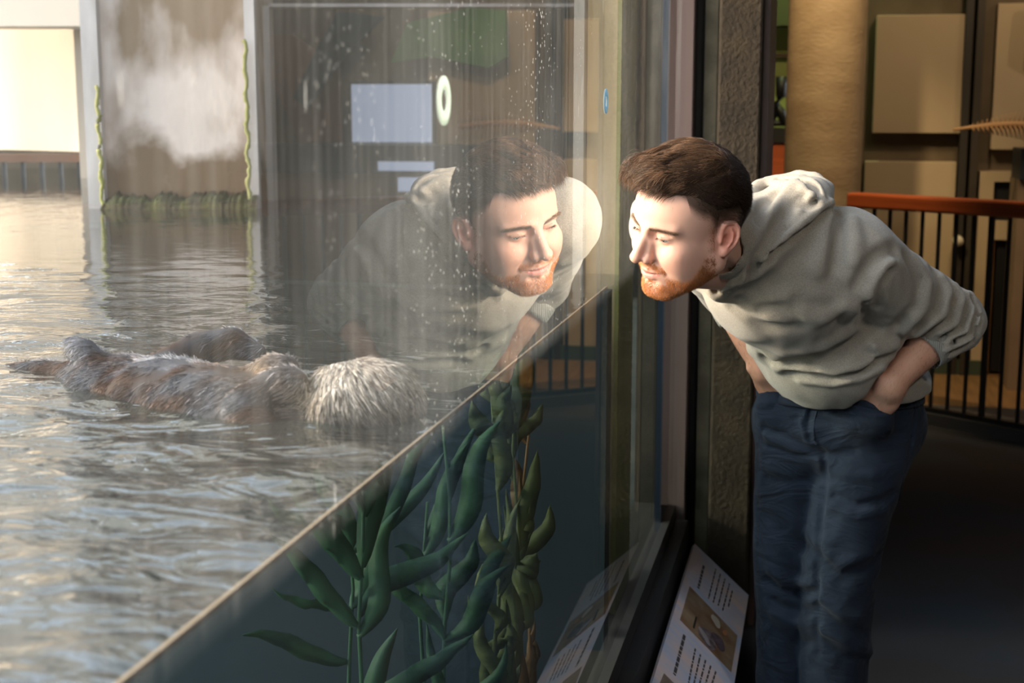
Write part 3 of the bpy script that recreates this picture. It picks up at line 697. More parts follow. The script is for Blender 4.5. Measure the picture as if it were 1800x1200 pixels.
# beard shadow on the skin
def beard_w(P):
    x, y, z = np.abs(P[:, 0]), P[:, 1], P[:, 2]
    # lower boundary under the jaw, upper boundary sweeping from sideburn to the mouth corner
    up = -.030 - .038 * sstep(.02, .055, y) - .0 * y
    wj = sstep(0, -.010, z - up) * sstep(-.035, -.020, y) * sstep(-.128, -.112, z + .35 * np.minimum(0, y - .03) * 0) 
    zj = np.where(y > -.006, -.066 - .66 * (y + .006), -.066); wj *= sstep(-.012, -.002, z - zj); wj *= sstep(-.016, -.004, y)
    wj *= .45 + .55 * sstep(.0, -.022, z - up)
    mous = np.exp(-((z + .0535 + .20 * np.maximum(0, x - .012)) / .0058) ** 2) * (x < .034) * (y > .070)
    sb = np.exp(-((y + .002 - .1 * z) / .011) ** 2) * sstep(-.045, -.02, z) * sstep(.03, .0, z) * (x > .055) * .8
    side = sstep(.026, .036, x + .0 * z)      # keep the area beside the lips and the chin pad
    chin = sstep(-.082, -.092, z)
    soul = np.exp(-(x / .010) ** 2) * sstep(-.076, -.081, z)
    lip = (x < .030) & (z > -.080) & (z < -.058) & (y > .074)
    w_ = np.maximum(np.maximum(wj * np.maximum(np.maximum(side, chin), soul), mous), sb); w_[lip] = np.minimum(w_[lip], mous[lip]); 
    w_ *= 1 - np.clip(1.2 * (x > .072) * (y < .006), 0, 1)
    return w_
bw = beard_w(Ph) * np.clip(.85 + .35 * vnoise(Ph, 180, 11), .25, 1); blend((.36, .145, .06), .55 * bw)
# short hair faded into the temples and nape
def hair_line(P):   # >0 inside the haired scalp
    x, y, z = np.abs(P[:, 0]), P[:, 1], P[:, 2]
    zl = np.where(y > .02, .052 + .030 * sstep(.02, .075, y) - .012 * sstep(.02, .0, x), np.where(y > -.005, .030 + .022 * sstep(-.005, .02, y), np.where(y > -.045, .030, -.005 - .9 * (-.045 - y) * 0)))
    zl = np.where(y <= -.045, .028 - 1.3 * (-.045 - y), zl); zl = np.maximum(zl, -.055)
    temple = np.where((y > .0) & (y < .05) & (x > .045), -.012, 0)
    return z - zl - temple
hl = hair_line(Ph); fade = sstep(-.036, .008, hl + .004 * vnoise(Ph, 150, 4)) * (ax_b < .0765 + (z_ > .02) * .02)
fade *= 1 - sstep(-.035, -.055, z_) * 1.0 * (y_ < -.02)
fade *= sstep(-.125, -.108, y_)
fade *= (1 - sstep(-.004, .024, y_) * (1 - sstep(-.016, .010, hl)))
blend((.045, .025, .015), .97 * fade)
# eyebrows under colour
for s in (-1, 1):
    bc = np.clip((ax_b - .012) / .036, 0, 1); bz_ = .0115 + .0045 * np.sin(bc * 2.2); wb = np.exp(-((z_ - bz_) / .0036) ** 2) * sstep(.010, .015, ax_b) * sstep(.060, .050, ax_b) * (y_ > .055)
blend((.30, .17, .11), .5 * wb)
head = man_obj('head', toW(Ph), Fh, M_skin, cols=skin)

# eyes
M_eye = mat('eye_white', (.72, .68, .64), .15); M_iris = mat('iris', (.10, .13, .13), .2)
GZ = Vector((.0, .86, -.50)).normalized()
for s in (-1, 1):
    me = MB(); c = Vector((s * .0315, .0722, -.0018 + EZ)); u = GZ.orthogonal().normalized(); v = GZ.cross(u); n = 20
    def ring(t, r=.0128): return [c + (GZ * math.cos(t) + (u * math.cos(2 * PI * k / n) + v * math.sin(2 * PI * k / n)) * math.sin(t)) * r for k in range(n)]
    for nm, t0, t1, m_ in (('eyeball', .46, PI - .02, M_eye), ('iris', .17, .46, M_iris), ('pupil', .01, .17, M_black)):
        mb = MB(); ts = [t0 + (t1 - t0) * i / 8 for i in range(9)]
        V = [p for t in ts for p in ring(t)]; F = [(i * n + k, i * n + (k + 1) % n, (i + 1) * n + (k + 1) % n, (i + 1) * n + k) for i in range(8) for k in range(n)]
        if nm == 'pupil': F.append(tuple(range(n)))
        o = man_obj(nm, toW(np.array([tuple(p) for p in V])), F, m_, head if nm == 'eyeball' else eb)
        if nm == 'eyeball': eb = o

# scalp hair: combed-forward mass with volume in front, parted on his left
rs = np.random.RandomState(3)
def hair_field():
    f = Field((-.10, -.135, -.06), (.10, .155, .185), .0024)
    f.d = f.ell((.0, -.021, .042), (.0790, .0990, .084))
    f.add(f.ell((.006, -.005, .088), (.062, .070, .046)), .03)
    f.add(f.ell((.008, .045, .098), (.056, .045, .034)), .022)
    f.add(f.ell((.010, .073, .101), (.046, .026, .027)), .014)
    zl = np.where(f.Y > .0, .046 + .026 * sstep(.0, .080, f.Y) - .006 * sstep(.03, .0, np.abs(f.X)), .040)
    zl = np.where(f.Y < -.05, .040 - 1.5 * (-.05 - f.Y), zl); zl = np.maximum(zl, -.010)
    cut = (zl - f.Z) * .8
    f.d = -smin(-f.d, -cut, .012)
    f.fold([(-.050, .070, .088), (-.060, .040, .094), (-.064, .005, .100), (-.060, -.035, .104)], .0032, .0045)
    for i in range(90):
        x0 = rs.uniform(-.050, .062); y0 = rs.uniform(-.08, .04); L_ = rs.uniform(.05, .10); pts = []
        for k in range(5):
            t = k / 4; y = y0 + L_ * t; x = x0 + .018 * t + .006 * math.sin(3 * t + i)
            z = .136 - 10 * (x - .008) ** 2 - (5 if y > .03 else 4.5) * (y - .03) ** 2
            pts.append((x, y, z))
        f.fold(pts, rs.uniform(.0022, .0045), rs.uniform(.001, .0035) * rs.choice([1, 1, -1]))
    return f
f = hair_field(); Pq, Fq = f.mesh(); Pq = relax(Pq, Fq, 1, .4); Nq = vnormals(Pq, Fq)
top = sstep(.06, .11, Pq[:, 2])[:, None]
cq = np.array((.022, .012, .008)) * (1 - top) + np.array((.035, .019, .011)) * top
M_hairbase = mat('hair_base', (.03, .02, .01), .85, spec=.12); vcol(M_hairbase)
hair = man_obj('hair', toW(Pq), Fq, M_hairbase, head, cols=cq)
def sample(P, F, N, n, wgt, seed=1):
    r_ = np.random.RandomState(seed); a = np.linalg.norm(np.cross(P[F[:, 2]] - P[F[:, 0]], P[F[:, 3]] - P[F[:, 1]]), axis=1) * wgt[F].mean(1)
    i = r_.choice(len(F), n, p=a / a.sum()); u, v = r_.rand(n, 1), r_.rand(n, 1); q = F[i]
    def it(A): return (1 - u) * (1 - v) * A[q[:, 0]] + u * (1 - v) * A[q[:, 1]] + u * v * A[q[:, 2]] + (1 - u) * v * A[q[:, 3]]
    return it(P), nrm(it(N))
# top locks: long strands hugging the head, swept forward over the forehead
n = 10500; onx = sstep(-.066, -.052, Pq[:, 0] - .25 * (Pq[:, 2] - .09)); wt = sstep(.064, .080, Pq[:, 2]) * (Nq[:, 2] > -.45) * (.10 + .90 * onx)
rp, rn = sample(Pq, Fq, Nq, n, wt, 5)
cc = np.array((.006, .012, .045))
fr_ = sstep(.035, .080, rp[:, 1]); bk = sstep(-.03, -.075, rp[:, 1])
kx, ky = vnoise(rp * (1, .35, 1), 120, 1), vnoise(rp * (1, .35, 1), 120, 2)
flow = np.zeros((n, 3)); flow[:, 0] = .38 - .3 * bk + .35 * kx; flow[:, 1] = .95 - 1.6 * bk; flow[:, 2] = .10 - .6 * bk + .1 * fr_
def tang(d, k): return nrm(d - k * (d * rn).sum(1, keepdims=True) * rn)
lift = np.maximum(.26 + .34 * fr_ + .14 * ky, .22)[:, None]
d0 = nrm(tang(flow, 1) + lift * rn + .05 * rs.normal(size=(n, 3))); d0 = nrm(d0 + .16 * fr_[:, None] * rs.normal(size=(n, 3))); D = [d0]; pcur = rp.copy()
ln = rs.uniform(.028, .048, n) * (1 - .08 * fr_ - .5 * bk) * (.45 + .55 * sstep(-.058, -.03, rp[:, 0]))
for i in range(5):
    pcur = pcur + D[-1] * (ln / 6)[:, None]; nn_ = nrm((pcur - cc) / np.array((1, 1.25, 1.1))); d_ = D[-1]
    want = (.22 - .085 * i) - .12 * fr_; cur = (d_ * nn_).sum(1); d_ = nrm(d_ + (want - cur)[:, None] * nn_ * .55 + np.array((.05, .0, -.10 - .05 * i)) + .025 * rs.normal(size=(n, 3))); D.append(d_)
def bend(d, g, k): return nrm(d + np.array(g)[None] * k)
cl = np.clip(1.05 + .75 * vnoise(rp * (1, .3, 1), 230, 9) + rs.normal(size=n) * .28, .30, 3.2)[:, None]; hc = np.array((.135, .074, .041))[None] * cl
strands('hair_locks', toW(rp - rn * .002) - np.array(man.location), [nrm(d @ HR.T) for d in D], ln * HSC, np.full(n, .00040), M_hair, hair, segs=6, cols=hc)
# wispy fringe hairs over the hairline
n = 500; t = rs.uniform(-1, 1, n); rp = np.stack([.008 + .050 * t, .083 - .030 * t ** 2, .078 - .012 * t ** 2], 1) + rs.normal(size=(n, 3)) * .003
d0 = nrm(np.stack([.25 + .3 * rs.normal(size=n), .8 + 0 * t, .1 + .3 * rs.normal(size=n)], 1)); d1 = bend(d0, (.1, 0, -1), .6); d2 = bend(d1, (.1, -.2, -1), .7)
strands('fringe', toW(rp) - np.array(man.location), [nrm(d @ HR.T) for d in (d0, d1, d2)], rs.uniform(.010, .024, n) * HSC, np.full(n, .00028), M_hair, hair, segs=3, cols=np.tile((.07, .035, .018), (n, 1)))
# hair of the back and sides over the base
n = 13000; wt = np.maximum(sstep(.115, .085, Pq[:, 2]) * (Pq[:, 1] < .055) + .5 * (Pq[:, 1] < -.03), 1.3 * (1 - onx) * (Pq[:, 2] > .05))
rp, rn = sample(Pq, Fq, Nq, n, wt, 15)
fl = np.stack([np.zeros(n), -.7 * np.ones(n), -.55 * np.ones(n)], 1); d0 = nrm(tang(fl, .9) + .30 * rn + .12 * rs.normal(size=(n, 3))); d1 = nrm(d0 + .3 * fl); d2 = nrm(d1 + .2 * fl - .2 * rn)
strands('short_hair', toW(rp - rn * .001) - np.array(man.location), [nrm(d @ HR.T) for d in (d0, d1, d2)], rs.uniform(.008, .014, n) * HSC * (.35 + .65 * sstep(-.02, .05, rp[:, 2])), np.full(n, .00038), M_hair, hair, segs=3, cols=np.tile((.034, .018, .011), (n, 1)) * rs.uniform(.5, 1.5, (n, 1)))
# short sides
n = 26000; wt = fade * (Ph[:, 2] > -.07) * (ax_b < .083)
rp, rn = sample(Ph, Fh, Nh, n, wt, 6)
fl = np.stack([np.zeros(n), -.55 * np.ones(n), -.75 * np.ones(n)], 1); d0 = nrm(fl + .55 * rn + .15 * rs.normal(size=(n, 3))); d1 = nrm(d0 + .3 * fl)
ln = (.003 + .008 * sstep(.0, .06, hair_line(rp))) * rs.uniform(.7, 1.2, n)
strands('side_hair', toW(rp - rn * .0005) - np.array(man.location), [nrm(d @ HR.T) for d in (d0, d1)], ln * HSC, np.full(n, .00030), M_hair, head, segs=2, cols=np.tile((.040, .022, .013), (n, 1)) * rs.uniform(.6, 1.5, (n, 1)))
# beard and moustache
n = 13000; wt = np.clip(bw, 0, 1) ** 1.1
rp, rn = sample(Ph, Fh, Nh, n, wt, 8)
fl = np.stack([np.sign(rp[:, 0]) * .1, .25 * np.ones(n), -.9 * np.ones(n)], 1); mo = (rp[:, 2] > -.062) & (np.abs(rp[:, 0]) < .034)
fl[mo, 0] = np.sign(rp[mo, 0]) * .55; d0 = nrm(fl * .7 + .75 * rn + .25 * rs.normal(size=(n, 3))); d1 = nrm(d0 + .45 * fl)
ln = rs.uniform(.0025, .0058, n); ln[mo] *= .9; fx = sstep(-.09, -.04, rp[:, 2]) * sstep(.05, .0, rp[:, 1])
bc_ = (np.array((.58, .22, .07))[None] * (1 - fx[:, None]) + np.array((.22, .085, .035))[None] * fx[:, None]) * rs.uniform(.55, 1.45, (n, 1))
strands('beard', toW(rp - rn * .0005) - np.array(man.location), [nrm(d @ HR.T) for d in (d0, d1)], ln * HSC, np.full(n, .00024), M_beard, head, segs=2, cols=bc_)
# eyebrows and lashes
n = 900; t = rs.rand(n); s = np.where(np.arange(n) % 2, 1, -1); xb = .013 + .047 * t; zb_ = .0115 + .0045 * np.sin(t * 2.2) + rs.normal(size=n) * .0028 * (1 - .6 * t)
from mathutils.kdtree import KDTree
kd = KDTree(len(Ph)); 
for i, p in enumerate(Ph): kd.insert(p, i)
kd.balance()
ids = [kd.find((s[i] * xb[i], .10 - .9 * xb[i] ** 2 * 8, zb_[i]))[1] for i in range(n)]
rp = Ph[ids] + rs.normal(size=(n, 3)) * .0004; rn = Nh[ids]
d0 = nrm(np.stack([s * (.3 + .7 * t), .1 * np.ones(n), .55 - .75 * t], 1) + .4 * rn + .15 * rs.normal(size=(n, 3))); d1 = nrm(d0 + np.stack([s * .6, -.2 * np.ones(n), -.15 * np.ones(n)], 1))
strands('eyebrows', toW(rp) - np.array(man.location), [nrm(d @ HR.T) for d in (d0, d1)], rs.uniform(.005, .009, n) * HSC, np.full(n, .00024), M_beard, head, segs=2, cols=np.tile((.19, .115, .070), (n, 1)) * rs.uniform(.6, 1.4, (n, 1)))
for side in (-1, 1):
    n = 60; t = rs.rand(n); s = side * np.ones(n)
    rp = np.stack([s * (.020 + .022 * t), .0855 + .0042 * np.sin(t * PI) - .004 * t, -.0030 + EZ + .0008 * np.sin(t * PI)], 1)
    d0 = nrm(np.stack([s * (t - .3) * .5, np.ones(n), -.45 * np.ones(n)], 1)); d1 = nrm(d0 + np.array((0, .1, .25)))
    strands('eyelashes', toW(rp) - np.array(man.location), [nrm(d @ HR.T) for d in (d0, d1)], rs.uniform(.005, .008, n), np.full(n, .00022), M_hair, head, segs=2, cols=np.tile((.05, .03, .02), (n, 1)))
# ================================================================ THE MAN: CLOTHES, ARMS, LEGS
MAN0 = np.array(man.location)
def world_mesh(name, f, m, it=1, cols=None, parent=None, colfn=None):
    P, F = f.mesh(); P = relax(P, F, it, .4); N = vnormals(P, F)
    return man_obj(name, P, F, m, parent, cols=None if colfn is None else colfn(P, N)), P, F, N
def hit(f, px, py):
    """where the line of sight meets a sculpted surface"""
    d = np.array(ray(px, py).normalized()); o = np.array(CP); t = np.arange(2.2, 4.2, .002)
    Q = o + t[:, None] * d; I = np.round((Q - f.lo) / f.h).astype(int); ok = np.all((I >= 0) & (I < f.n), 1)
    v = np.where(ok, f.d[tuple(np.clip(I, 0, f.n - 1).T)], 1); k = np.argmax(v < 0)
    return tuple(Q[k]) if v[k] < 0 else None
def folds(f, L, ox, oy, sc):
    H = []
    for pts, w_, dpt in L:
        q = []
        pp = []                                 # resample for a smooth line
        for a, b in zip(pts[:-1], pts[1:]):
            for t in (0, .5): pp.append((a[0] + (b[0] - a[0]) * t, a[1] + (b[1] - a[1]) * t))
        pp.append(pts[-1])
        for (x, y) in pp:
            h = hit(f, ox + x / sc, oy + y / sc)
            if h is not None: q.append(h)
        if len(q) > 1: H.append((q, w_, dpt))
    for q, w_, dpt in H:
        if dpt >= .05: f.sub(f.path(q, w_), .004)          # an open gap between two layers
        elif dpt <= -.05: f.add(f.path(q, w_), .0025)       # a doubled, stitched edge standing proud
        else: f.fold(q, w_, dpt * FS)
def frame(u, l):
    u = np.array(u, float); u /= np.linalg.norm(u); l = np.array(l, float); l -= u * (l @ u); l /= np.linalg.norm(l); n = np.cross(u, l)
    return np.array((l, n, u))
SL, EL, WL = np.array(PY(1500, 462, 3.03)), np.array(PY(1668, 562, 3.25)), np.array(PY(1566, 676, 3.135))
SR, ER, WR = np.array((.122, 2.99, 1.378)), np.array((.208, 3.30, 1.205)), np.array((.308, 3.245, 1.03))
UP = np.array((-.31, -.65, .69)); LAT = SL - SR
M_hood = mat('grey_fleece', (.38, .342, .292), .95, spec=.15, col2=(.28, .252, .215), nscale=420, bump=.25, bscale=700, sheen=.25, detail=3)
vtx_h = M_hood.node_tree
M_rib = mat('ribbed_fleece', (.31, .30, .27), .95, spec=.1, sheen=.2)
t_ = M_rib.node_tree; wv = t_.nodes.new('ShaderNodeTexWave'); wv.inputs['Scale'].default_value = 75; wv.bands_direction = 'X'
tcc = t_.nodes.new('ShaderNodeTexCoord'); t_.links.new(tcc.outputs['Object'], wv.inputs['Vector']); bb = t_.nodes.new('ShaderNodeBump'); bb.inputs['Strength'].default_value = .5; bb.inputs['Distance'].default_value = .003
t_.links.new(wv.outputs['Fac'], bb.inputs['Height']); t_.links.new(bb.outputs[0], t_.nodes['Principled BSDF'].inputs['Normal'])

f = Field((.0, 2.62, .86), (.86, 3.56, 1.53), .0046)
FR = frame(UP, LAT); FS = 2.5
f.d = f.ell((.350, 3.07, 1.275), (.182, .140, .200), FR)                     # chest
f.add(f.ell((.342, 3.01, 1.245), (.138, .112, .150), FR), .05)               # chest hanging forward and down
f.add(f.ell((.450, 3.185, 1.10), (.158, .132, .160), frame((-.2, -.45, .85), LAT)), .06)
f.add(f.ell((.517, 3.310, 1.000), (.166, .145, .080)), .045)
f.add(f.ell((.410, 3.235, 1.14), (.15, .12, .20), FR), .05)                    # back
for (S, E, r0, r1) in ((SL, EL, .092, .071), (SR, ER, .082, .052)):
    f.add(f.cap(S, E, r0, r1), .045)
f.add(f.ell(SL + (-.01, -.005, .0), (.10, .095, .095)), .04)
f.add(f.ell(SR + (.0, .0, .004), (.083, .095, .086)), .04)
# scrunched sleeve running over the elbow to the cuff
CL = EL + (WL - EL) * .30; CR = ER + (WR - ER) * .22
f.add(f.cap(EL + (.012, .0, -.006), CL, .066, .052), .022)
f.add(f.cap(ER, CR, .052, .046), .022)
for k in range(5):                                                             # rolled rings of cloth over the forearm
    q = EL + (CL - EL) * (.1 + .2 * k); f.add(f.ell(q, (.069 - .003 * k, .066, .062)), .008)
# shoulders up to neck
NB = np.array((.315, 2.955, 1.335))
f.add(f.cap(NB + (.03, .03, -.01), SL + (-.02, 0, .03), .075, .065), .05)
f.add(f.cap(NB + (.0, .03, -.01), SR + (.02, 0, .01), .075, .065), .05)
# hood: roll round the neck and slack bag behind it
def Q(px, py, y): return np.array(PY(px, py, y))
f.add(f.path([Q(1268, 506, 2.87), Q(1296, 490, 2.84), Q(1338, 452, 2.85), Q(1384, 400, 2.90), Q(1420, 366, 2.97)], [.010, .018, .029, .036, .042]), .020)
f.add(f.ell(Q(1398, 360, 3.0), (.078, .10, .050), frame((-.45, -.3, .8), (1, .3, .1))), .025)
f.add(f.path([Q(1428, 368, 2.97), Q(1452, 352, 3.00), Q(1456, 330, 3.03), Q(1438, 313, 3.06), Q(1402, 308, 3.10), Q(1352, 322, 3.12), Q(1318, 345, 3.12)], [.024, .014, .0115, .0115, .0115, .014, .020]), .008)
f.add(f.path([Q(1318, 352, 3.10), np.array((.20, 3.00, 1.40)), np.array((.165, 2.90, 1.36)), np.array((.18, 2.88, 1.30)), Q(1268, 506, 2.87)], [.03, .034, .034, .028, .016]), .02)
# hollows: the bag's mouth and the neck hole
f.sub(f.ell(Q(1398, 331, 3.045), (.045, .050, .018), frame((-.3, -.1, .9), (1, .3, .1))), .012)
hp = [np.array(HM @ Vector((0, -.04, -.045))), NB + (.0, .01, .01)]
ha = hp[1] - hp[0]; f.add(f.cap(hp[0] + ha * .30 + (.0, .0, .006), hp[1], .080, .092), .014)
f.sub(f.cap(hp[0] - ha * .3, hp[0] + ha * .16, .0665, .0655), .006)
f.add(f.cap(Q(1290, 484, 2.90), Q(1345, 436, 2.94), .040, .052), .022)
# the forearms press into the cloth at the pockets
f.sub(f.path([EL + (WL - EL) * .38, WL, WL + np.array((-.028, .028, -.05))], [.050, .040, .045]), .012)
f.sub(f.path([ER + (WR - ER) * .38, WR, WR + np.array((.02, .02, -.05))], [.048, .036, .040]), .012)
# hem cut: tuck the lower edge
hz_ = .964 + .35 * (f.Y - 3.20) * 0 + .10 * np.clip(f.X - .56, 0, 1) + .22 * np.clip(.40 - f.X, 0, 1) + .06 * np.clip(f.Y - 3.25, 0, 1)
f.d = np.maximum(f.d, (hz_ - f.Z))
# hollow out the hem so the jeans pass inside
f.fold([(.30, 3.21, .995), (.38, 3.175, .985), (.50, 3.16, .985), (.60, 3.175, .99), (.67, 3.23, 1.0)], .014, .0075)
o_, s_ = (1150, 250), 2.4
folds(f, [
  ([(775, 262), (650, 352), (545, 440), (452, 528), (380, 592), (262, 622)], .0075, .013),
  ([(745, 250), (690, 290), (595, 368), (500, 455), (425, 528), (365, 580), (300, 606)], .0105, -.06),
  ([(768, 268), (712, 312), (618, 388), (522, 474), (442, 552), (380, 602), (310, 624)], .0058, .06),
  ([(560, 365), (480, 440), (415, 500), (360, 555)], .0045, .06),
  ([(735, 290), (600, 392), (500, 470), (430, 545)], .0075, .006),
  ([(560, 300), (480, 400), (430, 480), (405, 560)], .010, .010),
  ([(485, 168), (545, 165), (605, 165), (650, 174), (678, 200), (688, 228), (676, 250), (645, 266)], .014, .06), ([(470, 158), (540, 153), (605, 150), (665, 158), (700, 185), (716, 225), (708, 255)], .0065, -.06), ([(440, 172), (540, 176), (620, 186), (668, 225)], .009, -.009),
  ([(520, 210), (470, 260), (440, 330)], .010, .011), ([(600, 175), (540, 230), (490, 300)], .012, -.008),
  ([(660, 200), (600, 250), (560, 300)], .010, .007),
  ([(1020, 452), (960, 470), (905, 520), (865, 600)], .013, .012), ([(1000, 500), (950, 560), (915, 640)], .012, -.007),
  ([(985, 545), (950, 620), (940, 700)], .012, .008),
  ([(905, 795), (885, 770), (868, 752)], .011, .010), ([(940, 800), (900, 740), (880, 690)], .012, .010),
  ([(870, 700), (800, 690), (720, 730)], .016, -.008),
  ([(780, 300), (765, 400), (760, 500)], .016, .008), ([(740, 330), (720, 420), (690, 520)], .018, -.008),
  ([(830, 330), (850, 420), (840, 500)], .016, -.007),
  ([(1060, 480), (1125, 580), (1100, 690), (1030, 770)], .013, .007), ([(1095, 490), (1160, 590), (1130, 710), (1060, 790)], .012, -.007),
  ([(1150, 495), (1215, 590), (1195, 700), (1100, 790)], .011, .011), ([(1185, 525), (1245, 620), (1220, 720), (1110, 810)], .009, -.008),
  ([(1210, 545), (1275, 640), (1245, 745), (1125, 820)], .008, .012), ([(1240, 560), (1302, 655), (1270, 765), (1140, 832)], .008, -.008),
  ([(1265, 575), (1325, 670), (1295, 780), (1160, 845)], .008, .012), ([(1290, 595), (1345, 690), (1318, 795), (1180, 860)], .008, -.007),
  ([(1315, 620), (1362, 700), (1335, 810), (1200, 868)], .008, .011), ([(1335, 640), (1375, 720), (1348, 820), (1230, 878)], .008, -.006),
  ([(1350, 680), (1378, 735), (1350, 835), (1250, 890)], .007, .008),
  ([(470, 905), (560, 935), (680, 938), (800, 905), (900, 850)], .012, .010), ([(520, 950), (620, 950), (740, 975), (860, 945), (1010, 860)], .010, -.010),
  ([(560, 965), (650, 985), (750, 1000), (870, 968), (1000, 895)], .009, .012), ([(620, 1000), (760, 1015), (880, 990), (960, 950)], .009, -.007),
  ([(600, 930), (660, 950), (740, 990)], .008, .008), ([(840, 870), (900, 900), (960, 905)], .010, .009), ([(900, 850), (960, 870), (1020, 850)], .010, -.008),
  ([(560, 880), (700, 860), (800, 800), (860, 760)], .020, -.008), ([(600, 905), (740, 890), (850, 830)], .016, .008),
  ([(250, 640), (400, 720), (560, 745), (680, 740)], .022, -.006), ([(330, 690), (470, 770), (620, 775)], .018, .006),
  ([(450, 690), (520, 690), (600, 740)], .014, .005), ([(560, 640), (500, 660), (430, 670)], .014, -.005),
  ([(300, 790), (420, 880), (520, 920)], .020, -.006),
], o_[0], o_[1], s_)
f.d += .0016 * (np.sin(f.X * 47 + 3 * np.sin(f.Z * 31)) * np.sin(f.Y * 41 + f.Z * 37)) + .0010 * np.sin(f.X * 101 + f.Z * 90 + 4 * np.sin(f.Y * 40))
FH_ = f
hoodie, Pg, Fg, Ng = world_mesh('hoodie', f, M_hood, 2)
# ribbed hem band and cuffs, cloth tubes with thickness
def band(name, ring_pts, ring_pts2, thick, m, parent, n=72):
    """closed loop band between two rings with a rounded section"""
    A = np.array(ring_pts); B = np.array(ring_pts2); n = len(A); ca, cb = A.mean(0), B.mean(0); mb = MB(); prof = [(0, 0), (0, 1), (.25, 1.25), (.75, 1.25), (1, 1), (1, 0)]
    for i in range(n):
        ra, rb_ = A[i] - ca, B[i] - cb; na, nb = ra / np.linalg.norm(ra), rb_ / np.linalg.norm(rb_)
        for t, h in prof:
            c = A[i] * (1 - t) + B[i] * t; nn = na * (1 - t) + nb * t; mb.V.append(tuple(c + nn * thick * h - MAN0))
    k = len(prof)
    for i in range(n):
        j = (i + 1) % n
        for q in range(k): mb.F.append((i * k + q, j * k + q, j * k + (q + 1) % k, i * k + (q + 1) % k))
    return mb.build(name, m, parent, True)
def ell_ring(c, ax1, ax2, n=72): c, ax1, ax2 = map(np.array, (c, ax1, ax2)); return [c + ax1 * math.cos(a) + ax2 * math.sin(a) for a in np.linspace(0, 2 * PI, n, endpoint=False)]
def cuff(name, a, b, r, ln_):
    d = (b - a) / np.linalg.norm(b - a); u = np.cross(d, (0, 0, 1)); u /= np.linalg.norm(u); v = np.cross(d, u)
    return band(name, ell_ring(a, u * r, v * r, 48), ell_ring(a + d * ln_, u * (r - .003), v * (r - .003), 48), .004, M_rib, hoodie)
cuff('cuff', EL + (WL - EL) * .27, WL, .0515, .045); cuff('cuff', ER + (WR - ER) * .20, WR, .0455, .040)

# ---- jeans
FS = 1.6
M_denim = mat('dark_denim', (.010, .0155, .028), .85, spec=.15, col2=(.022, .031, .052), nscale=7, bump=.25, bscale=900, sheen=.05, detail=8)
def wrinkles(m, sc, st, k, dist):
    t = m.node_tree; b = t.nodes['Principled BSDF']; old = b.inputs['Normal'].links[0].from_node; tc = t.nodes.new('ShaderNodeTexCoord'); mp = t.nodes.new('ShaderNodeMapping'); mp.inputs['Scale'].default_value = st; t.links.new(tc.outputs['Object'], mp.inputs[0])
    n = t.nodes.new('ShaderNodeTexNoise'); n.inputs['Scale'].default_value = sc; n.inputs['Detail'].default_value = 3; n.inputs['Distortion'].default_value = 1.2; t.links.new(mp.outputs[0], n.inputs['Vector'])
    bp = t.nodes.new('ShaderNodeBump'); bp.inputs['Strength'].default_value = k; bp.inputs['Distance'].default_value = dist; t.links.new(n.outputs[0], bp.inputs['Height']); t.links.new(bp.outputs[0], old.inputs['Normal'])
wrinkles(M_denim, 9, (1, 1, 2.2), .7, .02)
f = Field((.20, 3.08, .04), (.74, 3.56, 1.0), .0040)
def Xp(px): return .43 + (px - 1455) * .00132
legL = [((.555, 3.325, .90), .112), ((Xp(1532), 3.30, .812), .107), ((Xp(1514), 3.285, .68), .095), ((Xp(1504), 3.275, .548), .0875), ((Xp(1501), 3.29, .416), .0830), ((Xp(1501), 3.30, .284), .0800), ((.488, 3.31, .085), .074)]
legR = [((.395, 3.345, .90), .105), ((.387, 3.345, .812), .097), ((.377, 3.345, .68), .088), ((.372, 3.340, .548), .080), ((.378, 3.355, .416), .076), ((.380, 3.37, .284), .074), ((.375, 3.38, .085), .070)]
dL = f.path([a for a, b in legL], [b for a, b in legL]); dR = f.path([a for a, b in legR], [b for a, b in legR])
f.d = smin(dL, dR, .012)
f.add(f.ell((.480, 3.335, .895), (.197, .135, .13)), .03)
f.add(f.ell((.480, 3.40, .87), (.165, .10, .11)), .04)
f.add(f.ell((.480, 3.33, .99), (.180, .128, .10)), .03)
for W_, h_ in ((WL, (-.34, .42, -.62)), (WR, (.26, .22, -.60))):            # hands bulging in the pockets
    h_ = np.array(h_) / np.linalg.norm(h_); sx_ = np.cross(h_, (0, -1, 0)); sx_ /= np.linalg.norm(sx_); f.add(f.ell(W_ + h_ * .118, (.062, .040, .068), np.array((sx_, np.cross(h_, sx_), h_))), .030)
f.d = np.maximum(f.d, .065 - f.Z)
f.d = np.maximum(f.d, f.Z - .985)
